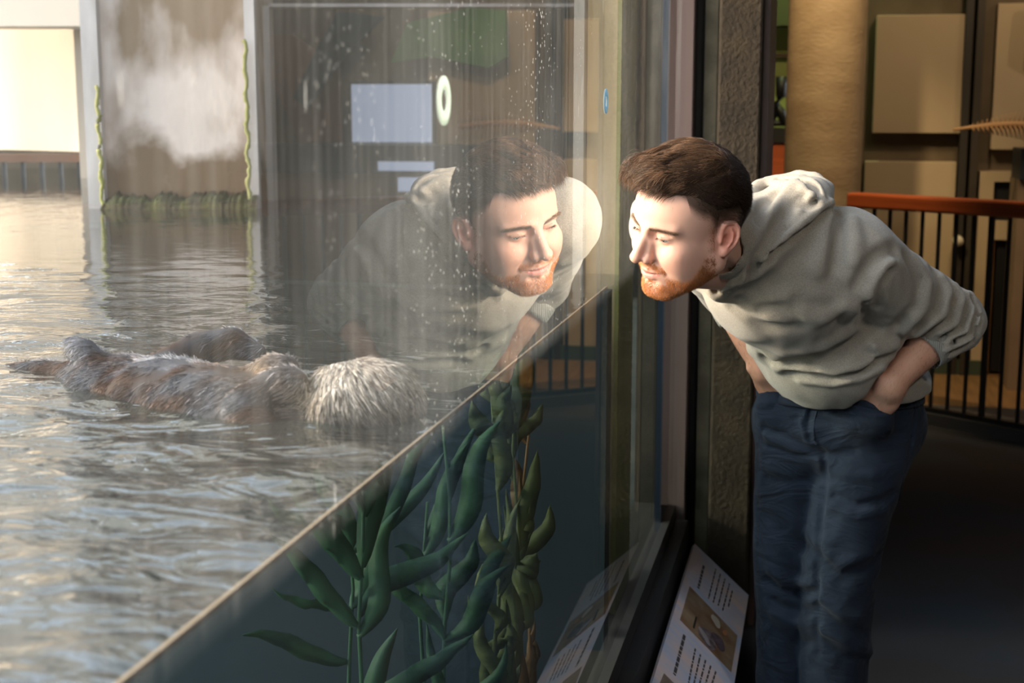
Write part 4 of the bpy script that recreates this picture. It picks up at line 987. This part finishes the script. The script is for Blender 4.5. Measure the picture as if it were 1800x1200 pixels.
folds(f, [
  ([(285, 390), (302, 430), (297, 500), (285, 620), (275, 760), (272, 900), (270, 1100)], .008, .010),
  ([(296, 440), (297, 500), (285, 620), (275, 760), (272, 900), (270, 1100)], .0055, .06),
  ([(90, 305), (180, 345), (265, 388)], .010, .008), ([(100, 330), (190, 375), (280, 410)], .010, -.006), ([(110, 370), (190, 400), (290, 400)], .008, .006),
  ([(235, 232), (216, 290), (235, 350), (268, 362)], .0045, -.0045), ([(278, 240), (264, 300), (268, 352)], .0045, -.0040), ([(250, 240), (238, 300), (250, 350)], .0045, .0035),
  ([(268, 385), (320, 400), (400, 390)], .010, .006), ([(300, 440), (380, 470), (470, 470)], .014, -.005),
  ([(335, 545), (410, 580), (500, 560), (590, 500)], .010, .009), ([(330, 580), (420, 610), (510, 590)], .012, -.006),
  ([(280, 760), (350, 830), (450, 800), (540, 700)], .018, .007), ([(280, 720), (350, 780), (460, 740)], .016, -.006),
  ([(280, 940), (340, 990), (440, 1030), (520, 1060)], .012, .008), ([(280, 900), (360, 950), (470, 980)], .014, -.006),
  ([(290, 1010), (360, 1050), (460, 1090)], .012, -.006), ([(300, 1060), (360, 1100), (450, 1130)], .012, .006),
  ([(100, 480), (180, 500), (290, 480)], .012, .006), ([(100, 620), (180, 700), (270, 740)], .020, .005), ([(100, 660), (170, 740), (260, 780)], .018, -.004),
  ([(100, 840), (140, 880), (200, 890), (265, 880)], .010, .012), ([(110, 800), (160, 840), (240, 850)], .012, -.007), ([(120, 915), (180, 950), (265, 945)], .012, .009), ([(125, 960), (190, 990), (262, 985)], .012, -.006),
  ([(130, 1020), (190, 1060), (255, 1060)], .012, .006),
  ([(620, 210), (615, 260), (600, 380), (575, 520), (545, 700), (525, 900), (520, 1100)], .0042, .0035),
  ([(630, 215), (626, 260), (610, 380), (585, 520), (555, 700), (534, 900)], .004, -.0025),
  ([(660, 190), (655, 300), (640, 360)], .004, .003),
  ([(385, 180), (392, 205), (425, 232), (480, 246), (540, 240), (615, 226)], .0045, .0045), ([(378, 188), (388, 214), (425, 244), (480, 258), (545, 252), (612, 238)], .0050, -.0035),
  ([(84, 158), (100, 165), (130, 150)], .0045, .0045), ([(84, 170), (104, 176), (134, 160)], .005, -.0030),
], 1300, 600, 2.0)
f.d += .0012 * np.sin(f.Z * 60 + 5 * np.sin(f.X * 20)) * np.sin(f.Y * 35)
jeans, Pj, Fj, Nj = world_mesh('jeans', f, M_denim, 2)
def seam(name, px_pts, r=.0022):
    q = [hit(f, *p) for p in px_pts]; q = [Vector(np.array(h) - MAN0) for h in q if h is not None]
    qq = [a.lerp(b, t) for a, b in zip(q[:-1], q[1:]) for t in (0, .34, .67)] + [q[-1]]; MB().tube(qq, r, 6).build(name, M_denim, jeans, True)
seam('pocket_edge', [(1489, 694), (1494, 704), (1506, 713), (1524, 720), (1548, 724), (1575, 723), (1596, 718), (1608, 711)], .0030)
seam('pocket_edge', [(1342, 677), (1350, 681), (1360, 679), (1368, 672)], .0028)
seam('fly_seam', [(1417, 722), (1411, 735), (1409, 750), (1412, 766), (1420, 777), (1431, 781)]); seam('fly_seam', [(1436, 722), (1432, 738), (1430, 755), (1432, 775)])
seam('side_seam', [(1610, 706), (1609, 730), (1603, 765), (1596, 800), (1588, 840), (1580, 880), (1574, 930), (1568, 990), (1562, 1060)], .0016)
rv = np.array(hit(f, 1606, 712)); MB().tube([rv - MAN0 + (0, .003, 0), rv - MAN0 + (0, -.003, 0)], [.0048, .0035], 14).build('rivet', mat('copper', (.45, .22, .12), .35, metal=1), jeans, True)
band('waistband', ell_ring((.480, 3.33, .952), (.188, 0, 0), (0, .134, 0)), ell_ring((.480, 3.33, .985), (.182, 0, 0), (0, .130, 0)), .004, M_denim, jeans)

# ---- forearms and hands, slipped into the front pockets
f = Field((.05, 3.02, .82), (.80, 3.36, 1.27), .0036)
def arm(E, W, hand_dir, back, w0=.046, w1=.029):
    f.add(f.path([E, E + (W - E) * .30, E + (W - E) * .65, W], [w0, w0 + .001, w1 + .008, w1]), .015)
    hd = np.array(hand_dir, float); hd /= np.linalg.norm(hd); bk_ = np.array(back, float); bk_ -= hd * (bk_ @ hd); bk_ /= np.linalg.norm(bk_); sd = np.cross(hd, bk_)
    Mh = np.array((sd, bk_, hd)); c = W + hd * .045
    f.add(f.ell(c, (.043, .0185, .058), Mh), .018)
    f.add(f.ell(W + hd * .005, (.033, .024, .035), Mh), .015)
    K = W + hd * .088
    for i, (o_f, L_) in enumerate(((-.033, .062), (-.011, .074), (.011, .070), (.031, .055))):
        a = K + sd * o_f; b = a + hd * L_ * .5 - bk_ * .004; e = b + hd * L_ * .4 - bk_ * .014
        f.add(f.path([a - hd * .01, b, e], [.0098, .0085, .0075]), .004)
        f.add(f.ell(a + bk_ * .010, (.008, .006, .009), Mh), .008)            # knuckle
    return c, hd, sd, bk_
f.d = f.cap(EL, EL + (.001, 0, 0), .04); 
hL = arm(EL, WL, (-.34, .42, -.62), (-.1, -1, .0))
f.add(f.path([WL + hL[2] * .022 + hL[1] * .04, WL + hL[2] * .040 + hL[1] * .075, WL + hL[2] * .040 + hL[1] * .110], [.013, .0105, .0085]), .008)
f.add(f.cap(ER, ER + (.001, 0, 0), .04), .005)
hR = arm(ER, WR, (.26, .22, -.60), (-.5, -.85, .0), .038, .027)
f.add(f.path([WR - hR[2] * .022 + hR[1] * .04, WR - hR[2] * .040 + hR[1] * .075, WR - hR[2] * .040 + hR[1] * .110], [.013, .0105, .0085]), .008)
# tendons and wrist bone
for (W, E, h) in ((WL, EL, hL), (WR, ER, hR)):
    c, hd, sd, bk_ = h
    for o_f in (-.016, -.003, .010): f.fold([W + bk_ * .02 + sd * o_f * .5, W + hd * .06 + bk_ * .019 + sd * o_f * 1.6], .0045, -.0016)
    f.add(f.ell(W - hd * .012 + sd * .024 + bk_ * .012, (.009, .009, .009)), .010)
    f.fold([W * .5 + E * .5 + bk_ * .035, W + bk_ * .025 + sd * .008], .007, .002)
def armcol(P, N): 
    c = np.tile((.60, .33, .225), (len(P), 1)); k = (.5 + .5 * vnoise(P, 60, 3))[:, None] * .25; return c * (1 - k) + np.array((.58, .25, .17)) * k
Pa, Fa = f.mesh(); Pa = relax(Pa, Fa, 2, .4); Na = vnormals(Pa, Fa); Ca = armcol(Pa, Na)
side_ = np.linalg.norm(Pa - (EL + WL) / 2, axis=1) < np.linalg.norm(Pa - (ER + WR) / 2, axis=1); arms = None
for sd_ in (True, False):
    keep = np.all(side_[Fa] == sd_, axis=1); use = np.unique(Fa[keep]); rm = np.zeros(len(Pa), int); rm[use] = np.arange(len(use))
    ob_ = man_obj('forearm', Pa[use], rm[Fa[keep]], M_skin, cols=Ca[use]); arms = arms or ob_
n = 3800; wt = np.ones(len(Pa)); 
for W in (WL, WR): wt *= 1 - .9 * g3(Pa, W + np.array((0, 0, -.04)), .055)
rp, rn = sample(Pa, Fa, Na, n, wt, 4); ddir = np.where((np.linalg.norm(rp - EL, axis=1) < np.linalg.norm(rp - ER, axis=1))[:, None], WL - EL, WR - ER); ddir = nrm(ddir)
d0 = nrm(ddir + .35 * rn + .35 * np.cross(rn, ddir) + .25 * rs.normal(size=(n, 3))); d1 = nrm(d0 + .5 * ddir - .15 * rn)
strands('arm_hair', rp - MAN0, [d0, d1], rs.uniform(.006, .013, n), np.full(n, .00016), M_beard, arms, segs=2, cols=np.tile((.20, .10, .05), (n, 1)))

# ---- shoes
M_shoe = mat('brown_leather', (.05, .028, .015), .45); M_sole = mat('rubber_sole', (.02, .018, .016), .7)
for (ax_, ay_, aim) in ((.488, 3.31, (-.10, -1)), (.375, 3.38, (-.35, -.94))):
    dxy = np.array((aim[0], aim[1], 0.)); dxy /= np.linalg.norm(dxy); g_ = Field((ax_ - .26, ay_ - .30, -.004), (ax_ + .16, ay_ + .14, .16), .005)
    a0 = np.array((ax_, ay_, 0)); g_.d = g_.cap(a0 + (0, 0, .10), a0 + (0, 0, .05), .045, .045); lt = np.array((-dxy[1], dxy[0], 0))
    g_.add(g_.ell(a0 + dxy * .045 + (0, 0, .045), (.045, .115, .045), np.array((lt, dxy, (0, 0, 1)))), .03)
    g_.add(g_.ell(a0 + dxy * .135 + (0, 0, .036), (.050, .072, .032), np.array((lt, dxy, (0, 0, 1)))), .03)
    g_.d = np.maximum(g_.d, .012 - g_.Z); sh, *_r = world_mesh('shoe', g_, M_shoe)
    g_.d = g_.ell(a0 + dxy * .065 + (0, 0, .01), (.052, .150, .05), np.array((lt, dxy, (0, 0, 1)))); g_.d = np.maximum(g_.d, np.maximum(.001 - g_.Z, g_.Z - .022)); world_mesh('sole', g_, M_sole, 1, parent=sh)
# ================================================================ THE OTTER, floating on its back
OO = np.array(PZ(640, 728, ZW)); OR = np.array((math.cos(YAW), math.sin(YAW), 0)); OA = np.array((-math.sin(YAW), math.cos(YAW), 0))
OM = np.stack([OR, OA, (0, 0, 1)], 1)
def oW(P): return np.asarray(P) @ OM.T + OO
otter = empty('sea_otter', tuple(OO)); tag(otter, 'wet grey-brown sea otter floating on its back, pale shaggy head close to the glass', 'otter')
M_fur = mat('wet_fur', (.2, .15, .1), .48, spec=.4); vcol(M_fur)
f = Field((-.66, -.13, -.09), (.12, .46, .13), .0042)
f.d = f.ell((.004, .0, .004), (.072, .068, .067))
f.add(f.ell((-.032, .010, .024), (.036, .042, .038)), .015)
f.add(f.ell((-.060, .016, .020), (.024, .026, .022)), .012)                # muzzle towards the chest
f.add(f.ell((-.086, .020, .020), (.008, .009, .008)), .006)                 # nose
f.add(f.ell((-.095, .008, -.032), (.066, .074, .044)), .02)
f.add(f.ell((-.155, .050, -.022), (.085, .088, .060)), .03)
f.add(f.ell((-.215, .095, -.018), (.090, .092, .064)), .03)
f.add(f.ell((-.290, .155, -.018), (.092, .092, .063)), .03)
f.add(f.ell((-.370, .225, -.020), (.085, .080, .058)), .03)
f.add(f.ell((-.430, .275, -.020), (.055, .055, .045)), .03)
f.add(f.path([(-.44, .28, -.015), (-.52, .33, -.012), (-.61, .37, -.018)], [.032, .024, .015]), .02)   # tail
f.add(f.path([(-.33, .28, .00), (-.285, .33, .028), (-.235, .345, .036), (-.195, .335, .022)], [.030, .026, .024, .014]), .014)  # far hind flipper
f.add(f.path([(-.40, .22, .01), (-.425, .235, .042), (-.445, .25, .050)], [.026, .018, .012]), .012)   # near hind foot
# forelegs folded on the chest
f.add(f.path([(-.120, -.055, -.012), (-.150, -.030, .014), (-.118, -.012, .038), (-.098, -.010, .044)], [.026, .024, .022, .021]), .010)
f.add(f.path([(-.150, .090, .030), (-.125, .060, .048), (-.105, .040, .052)], [.022, .020, .018]), .010)
f.add(f.ell((-.092, -.012, .042), (.026, .022, .020)), .008)
f.fold([(-.150, -.005, .05), (-.118, .012, .055), (-.080, .010, .050)], .009, .010)
f.fold([(-.06, -.07, .0), (-.07, -.05, .028), (-.062, -.02, .045)], .010, .010)
# small ears
for c in ((-.030, -.052, .036), (-.020, .055, .046)): f.add(f.ell(c, (.011, .006, .010)), .003); f.sub(f.ell((c[0] - .004, c[1] - (.006 if c[1] < 0 else -.006), c[2]), (.007, .005, .007)), .002)
Po, Fo = f.mesh(); Po = relax(Po, Fo, 2, .4); No = vnormals(Po, Fo)
headw = sstep(-.075, -.040, Po[:, 0] - .25 * Po[:, 1])
def fur_col(P, N, seed=0):
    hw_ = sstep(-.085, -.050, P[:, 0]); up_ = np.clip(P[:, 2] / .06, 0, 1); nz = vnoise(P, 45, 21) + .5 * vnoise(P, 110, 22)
    body = np.array((.105, .112, .135))[None] * (1 + .5 * up_[:, None]); br = np.array((.080, .042, .028))  # sky sheen put into the body colour: bluish, paler towards the top
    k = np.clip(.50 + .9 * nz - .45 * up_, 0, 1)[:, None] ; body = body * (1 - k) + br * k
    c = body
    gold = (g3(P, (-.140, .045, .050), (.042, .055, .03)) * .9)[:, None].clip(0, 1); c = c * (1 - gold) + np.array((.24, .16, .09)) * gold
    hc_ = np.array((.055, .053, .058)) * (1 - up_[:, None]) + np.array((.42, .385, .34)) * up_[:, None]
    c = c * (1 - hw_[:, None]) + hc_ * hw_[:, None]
    m_ = g3(P, (-.065, .0, .025), (.018, .05, .03))[:, None].clip(0, 1); c = c * (1 - m_) + np.array((.62, .50, .36)) * m_
    pw = g3(P, (-.100, -.012, .042), (.030, .026, .03))[:, None].clip(0, 1) * .7; c = c * (1 - pw) + np.array((.27, .24, .22)) * pw
    return c
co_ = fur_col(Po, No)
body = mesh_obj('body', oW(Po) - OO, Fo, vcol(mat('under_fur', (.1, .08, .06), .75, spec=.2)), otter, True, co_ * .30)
nb = MB(); nose = mesh_obj('nose', oW(np.array([(-.093 + .006 * math.cos(a) * math.cos(b), .020 + .008 * math.sin(a) * math.cos(b), .022 + .006 * math.sin(b)) for b in np.linspace(-1.5, 1.5, 7) for a in np.linspace(0, 2 * PI, 12, endpoint=False)])) - OO,
    [(i * 12 + k, i * 12 + (k + 1) % 12, (i + 1) * 12 + (k + 1) % 12, (i + 1) * 12 + k) for i in range(6) for k in range(12)], M_black, body, True)
above = Po[:, 2] > -.012
ro = np.random.RandomState(12)
def fur(name, n, wt, flow, lift, jit, L0, L1, rad, segs, dark=1.0, flat=1.0, seed=1, curl=.3, crisp=.35, dive=.75):
    rp, rn = sample(Po, Fo, No, n, wt * above, seed); fl = flow(rp, rn); fl = fl - .85 * (fl * rn).sum(1, keepdims=True) * rn
    cl_ = np.stack([vnoise(rp, 70, 31), vnoise(rp, 70, 32), vnoise(rp, 70, 33)], 1)
    ds = [nrm(nrm(fl) + lift * rn + .30 * cl_ + jit * ro.normal(size=(n, 3)))]
    for i in range(segs - 1): ds.append(nrm(ds[-1] + curl * nrm(fl) - curl * dive * rn + np.array((0, 0, -.10 * dive))))
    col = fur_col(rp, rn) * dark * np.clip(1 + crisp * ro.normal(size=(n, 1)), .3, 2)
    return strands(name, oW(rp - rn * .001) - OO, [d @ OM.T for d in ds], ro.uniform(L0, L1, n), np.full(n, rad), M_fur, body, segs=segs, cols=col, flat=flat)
def fl_body(P, N):
    v = np.zeros_like(P); v[:, 0] = -.65; v[:, 1] = .1 - .8 * sstep(.0, -.6, N[:, 1]) * 0 + .25; v[:, 2] = -.45; v[:, 1] += .55 * np.sign(N[:, 1]) * 1; return v
def fl_head(P, N):
    v = np.zeros_like(P); v[:, 0] = .75 * sstep(-.06, .05, P[:, 0]) + .1; v[:, 1] = -.35 * (P[:, 1] < .03) + .3 * (P[:, 1] >= .03); v[:, 2] = -.95; return v
bodyw = 1 - headw
fur('head_tufts', 1150, headw, fl_head, .26, .16, .016, .030, .0032, 4, .85, .38, 2, .26, .50)
fur('head_fur', 8000, headw, fl_head, .36, .16, .012, .026, .00042, 3, 1.15, 1, 3, .3, .6)
fur('body_tufts', 2000, bodyw, fl_body, .10, .18, .014, .028, .0014, 3, 1.0, .5, 4, .22, .4, .35)
fur('body_fur', 26000, bodyw, fl_body, .14, .14, .009, .020, .00050, 3, .95, 1, 5, .2, .5, dive=.25)
n = 26; rp = np.array((-.078, .0, .022)) + ro.normal(size=(n, 3)) * (.006, .014, .005); sgn = np.where(ro.rand(n) > .4, -1, 1)
d0 = nrm(np.stack([-.5 + .3 * ro.normal(size=n), sgn * .5 + .2 * ro.normal(size=n), .55 + .4 * ro.normal(size=n)], 1)); d1 = nrm(d0 + (0, 0, -.12)); d2 = nrm(d1 + (0, 0, -.15))
strands('whiskers', oW(rp) - OO, [d @ OM.T for d in (d0, d1, d2)], ro.uniform(.02, .045, n), np.full(n, .00028), mat('whisker', (.6, .5, .38), .4), body, segs=3)
# ================================================================ INFORMATION BOARD, RING MARK, KELP
e0, e1 = PY(1221, 955, 4.18), PY(1316, 1046, 4.18); e0.y = e1.y = 0; nrm_ = Vector((0, 1, 0)).cross(e1 - e0).normalized()
if nrm_.z < 0: nrm_ = -nrm_
def onboard(px, py, lift=.0):
    d = ray(px, py); t = (e0 - CP).dot(nrm_) / d.dot(nrm_); return CP + d * t + nrm_ * lift
yb1 = 4.18; yb0 = 1.2; bd = empty('information_board', (.145, (yb0 + yb1) / 2, 0)); tag(bd, 'long slanted information board with photo prints and text, low beside the glass', 'sign')
bo = Vector(bd.location)
V = [];
for yy in (yb0, yb1):
    for e in (e0, e1):
        for l in (0, -.012): V.append(Vector((e.x, yy, e.z)) + nrm_ * l - bo)
# V order: y0e0t,y0e0b,y0e1t,y0e1b,y1e0t,...
MB().add(V, [(0, 2, 6, 4), (1, 5, 7, 3), (0, 4, 5, 1), (2, 3, 7, 6), (0, 1, 3, 2), (4, 6, 7, 5)]).build('board', mat('sunset_print', (.78, .62, .60), .35, col2=(.52, .58, .74), nscale=5, stretch=(1, 2.2, 1), detail=3, ramp=(.4, .6)), bd)
for y_s in (-.6, .9): MB().box((-.045, y_s, 0), (-.010, y_s + .08, .27)).build('board_stand', M_black, bd)
def print_(name, px4, m, lift=.0006):
    q = [onboard(*p) for p in px4]; V = [x + nrm_ * lift - bo for x in q] + [x - nrm_ * .0002 - bo for x in q]
    return MB().add(V, [(0, 1, 2, 3), (7, 6, 5, 4), (0, 4, 5, 1), (1, 5, 6, 2), (2, 6, 7, 3), (3, 7, 4, 0)]).build(name, m, bd)
M_print = mat('otter_photo_print', (.20, .08, .03), .35, col2=(.34, .25, .15), nscale=16, detail=4)
print_('photo_print', [(1212, 1030), (1296, 1117), (1285, 1181), (1195, 1089)], M_print)
def print_ell(c, ra, rb_, ang, m, lift):
    q = []
    for k in range(16):
        a = 2 * PI * k / 16; u, v = ra * math.cos(a), rb_ * math.sin(a) * (1 + .2 * math.sin(3 * a)); q.append((c[0] + u * math.cos(ang) - v * math.sin(ang), c[1] + u * math.sin(ang) + v * math.cos(ang)))
    P_ = [onboard(*p) for p in q]; V = [x + nrm_ * lift - bo for x in P_] + [x - bo for x in P_]; n = 16
    MB().add(V, [tuple(range(n)), tuple(range(2 * n - 1, n - 1, -1))] + [(k, n + k, n + (k + 1) % n, (k + 1) % n) for k in range(n)]).build('printed_animal', m, bd)
print_ell((1243, 1122), 24, 10, 1.0, mat('print_dark', (.05, .025, .03), .4, col2=(.30, .24, .26), nscale=40), .0008)
print_ell((1262, 1128), 20, 7, 1.0, mat('print_brown', (.06, .03, .03), .4, col2=(.14, .10, .14), nscale=50), .0009)
print_ell((1238, 1118), 20, 3.2, 1.05, mat('print_pale', (.42, .36, .37), .4), .0010)
print_ell((1258, 1092), 14, 4.5, 1.05, mat('print_cream', (.62, .52, .42), .4), .0011)
print_ell((1274, 1112), 5, 4, 1.0, mat('print_orange', (.50, .20, .08), .4), .0012)
print_('photo_print', [(1167, 1183), (1200, 1216), (1180, 1290), (1140, 1246)], mat('second_print', (.30, .22, .17), .4, col2=(.16, .12, .10), nscale=12))
M_ink = mat('ink', (.075, .06, .06), .6)
def line(a, b, wdt, seed):
    r_ = random.Random(seed); t = 0
    A, B = onboard(*a), onboard(*b); d = (B - A); L_ = d.length; d.normalize(); s_ = nrm_.cross(d)
    V, F = [], []
    while t < L_ - .004:
        l = min(r_.uniform(.010, .040), L_ - t); p0, p1 = A + d * t, A + d * (t + l); n0 = len(V)
        for p in (p0, p1):
            for u in (-1, 1): V.append(p + s_ * u * wdt * .5 + nrm_ * .0008 - bo)
        F.append((n0, n0 + 1, n0 + 3, n0 + 2)); t += l + .006
    return V, F
LN = [((1237, 994), (1227, 1034), .008)] + [((1258 + 8 * i, 1000 + 8.5 * i), (1245 + 8.3 * i, 1052 + 7 * i), .0045) for i in range(4)] + [((1287, 1038), (1280, 1066), .0045)]
LN += [((1203, 1116), (1185, 1186), .009)] + [((1222 + 9 * i, 1140 + 10 * i), (1210 + 8.5 * i, 1200 + 6 * i), .005) for i in range(5)]
for i, (a, b, w_) in enumerate(LN):
    V, F = line(a, b, w_, i); MB().add(V, F).build('text_line', M_ink, bd)

# ring mark on the pane
def thin_mat(name, c):
    m = bpy.data.materials.new(name); m.use_nodes = True; t = m.node_tree; t.nodes.clear(); N = t.nodes.new
    o = N('ShaderNodeOutputMaterial'); a = N('ShaderNodeBsdfDiffuse'); b = N('ShaderNodeBsdfTranslucent'); a.inputs[0].default_value = b.inputs[0].default_value = (*c, 1)
    x = N('ShaderNodeMixShader'); x.inputs[0].default_value = .7; t.links.new(a.outputs[0], x.inputs[1]); t.links.new(b.outputs[0], x.inputs[2]); t.links.new(x.outputs[0], o.inputs[0]); return m
def ring_mark(px, py, ry, label, col):
    c = PX(px, py, .0015); t = c.y; q = PX(px, py - ry, .0015); ro_ = (q - c).length; mb = MB(); n = 48
    for k in range(n):
        a = 2 * PI * k / n
        for r_, dx in ((ro_, 0), (ro_, .0012), (ro_ * .93, .0016), (ro_ * .52, .0016), (ro_ * .45, .0012), (ro_ * .45, 0)): mb.V.append((dx - .0008, math.cos(a) * r_, math.sin(a) * r_))
    for k in range(n):
        for j in range(6): mb.F.append((k * 6 + j, ((k + 1) % n) * 6 + j, ((k + 1) % n) * 6 + (j + 1) % 6, k * 6 + (j + 1) % 6))
    o = mb.build('ring_sticker', thin_mat('ring_vinyl', col), smooth=True); o.location = (.001, c.y, c.z); tag(o, label, 'sticker'); return o
ring_mark(782, 177, 44, 'large white ring sticker on the glass above the man\'s mirrored head', (.62, .68, .64))
ring_mark(1066, 178, 22, 'small pale blue ring sticker near the far end of the glass', (.25, .36, .45))

# kelp
M_kelp = mat('kelp', (.022, .085, .035), .7, col2=(.014, .055, .040), nscale=14, spec=.5); M_kelp2 = mat('olive_kelp', (.085, .11, .032), .7, col2=(.04, .065, .025), nscale=14); M_kelp3 = mat('brown_kelp', (.16, .08, .02), .6, col2=(.10, .06, .02), nscale=14)
def blade(mb, a, b, wdt, curve, rr, thick=.0016):
    a, b = Vector(a), Vector(b); n = 12; d = b - a; vw = Vector((.25 + .3 * rr.uniform(-1, 1), -1, 0)).normalized(); s_ = d.normalized().cross(vw).normalized(); base = len(mb.V); nn = s_.cross(d.normalized())
    for i in range(n + 1):
        t = i / n; w_ = wdt * (math.sin(PI * min(1, t * .96 + .04)) ** .75) * (1 - .35 * t) + .0006; c = a + d * t + nn * curve * math.sin(PI * t) + s_ * curve * .5 * math.sin(2 * PI * t)
        rf = nn * .004 * math.sin(t * 22 + curve * 90)
        for (u, h) in ((-1, 0), (0, thick), (1, 0), (0, -thick)): mb.V.append(tuple(c + s_ * w_ * u + nn * h + rf))
    for i in range(n):
        for k in range(4): p = base + i * 4; mb.F.append((p + k, p + (k + 1) % 4, p + 4 + (k + 1) % 4, p + 4 + k))
WS = 1.0
def kelp(px, top, X, mt_, nb_, spread, lab, seed, lean=0, bl=(.10, .2)):
    rr = random.Random(seed); T = PX(px + lean, top, X); B = Vector((T.x, T.y - lean / 2500 * T.y, 0.0)); r = empty('kelp_plant', (B.x, B.y, -.05)); tag(r, lab, 'kelp', None)
    pts = [Vector((T.x - B.x, T.y - B.y, 0)) * (i / 10) + Vector((.012 * math.sin(i * 1.3 + seed), .02 * math.sin(i * .9 + seed), (T.z + .05) * i / 10)) for i in range(11)]
    MB().tube(pts, [.006 - .0035 * i / 10 for i in range(11)], 7).build('stipe', mt_, r, True)
    mb = MB()
    for i in range(nb_):
        t = rr.uniform(.22, 1); k = min(9, int(t * 10)); p = pts[k].lerp(pts[k + 1], t * 10 - k) if k < 10 else pts[10]
        side = rr.choice((-1, 1)); a = rr.uniform(.3, 1.25); L_ = rr.uniform(*bl); d = Vector((side * math.sin(a) * spread * .6, side * rr.uniform(-.2, 1) * math.sin(a) * spread, math.cos(a)))
        q = p + d * L_; q.x = min(q.x, -.035 - B.x); q.z = min(q.z, ZW - .02 + .05)
        blade(mb, p, q, rr.uniform(.011, .024) * WS, rr.uniform(-.03, .03), rr)
    mb.build('blades', mt_, r, True)
kelp(655, 850, -.22, M_kelp, 18, 1.0, 'wide green kelp plant under the water, left of the others', 1, -25, (.16, .30))
kelp(612, 925, -.30, M_kelp, 12, 1.0, 'dim green kelp plant furthest left below the waterline', 2, 0, (.14, .28))
kelp(765, 745, -.16, M_kelp, 15, .8, 'green kelp plant between the broad one and the tall olive one', 3, 20, (.14, .28))
kelp(742, 880, -.20, M_kelp, 9, 1.0, 'short green kelp plant low in the middle of the tank', 7, 0, (.12, .24))
kelp(868, 700, -.10, M_kelp2, 30, .30, 'tall olive kelp plant nearest the waterline', 4, 6, (.16, .28))
kelp(905, 690, -.09, M_kelp2, 26, .30, 'tall olive kelp plant to the right of the tallest one', 5, 4, (.16, .28))
kelp(926, 760, -.085, M_kelp3, 10, .25, 'thin brownish kelp plant at the right of the olive kelp', 6, 0, (.14, .24))
kelp(1075, 940, -.07, M_kelp3, 6, .15, 'orange-brown kelp tip by the far end of the glass', 8, 8, (.06, .12))
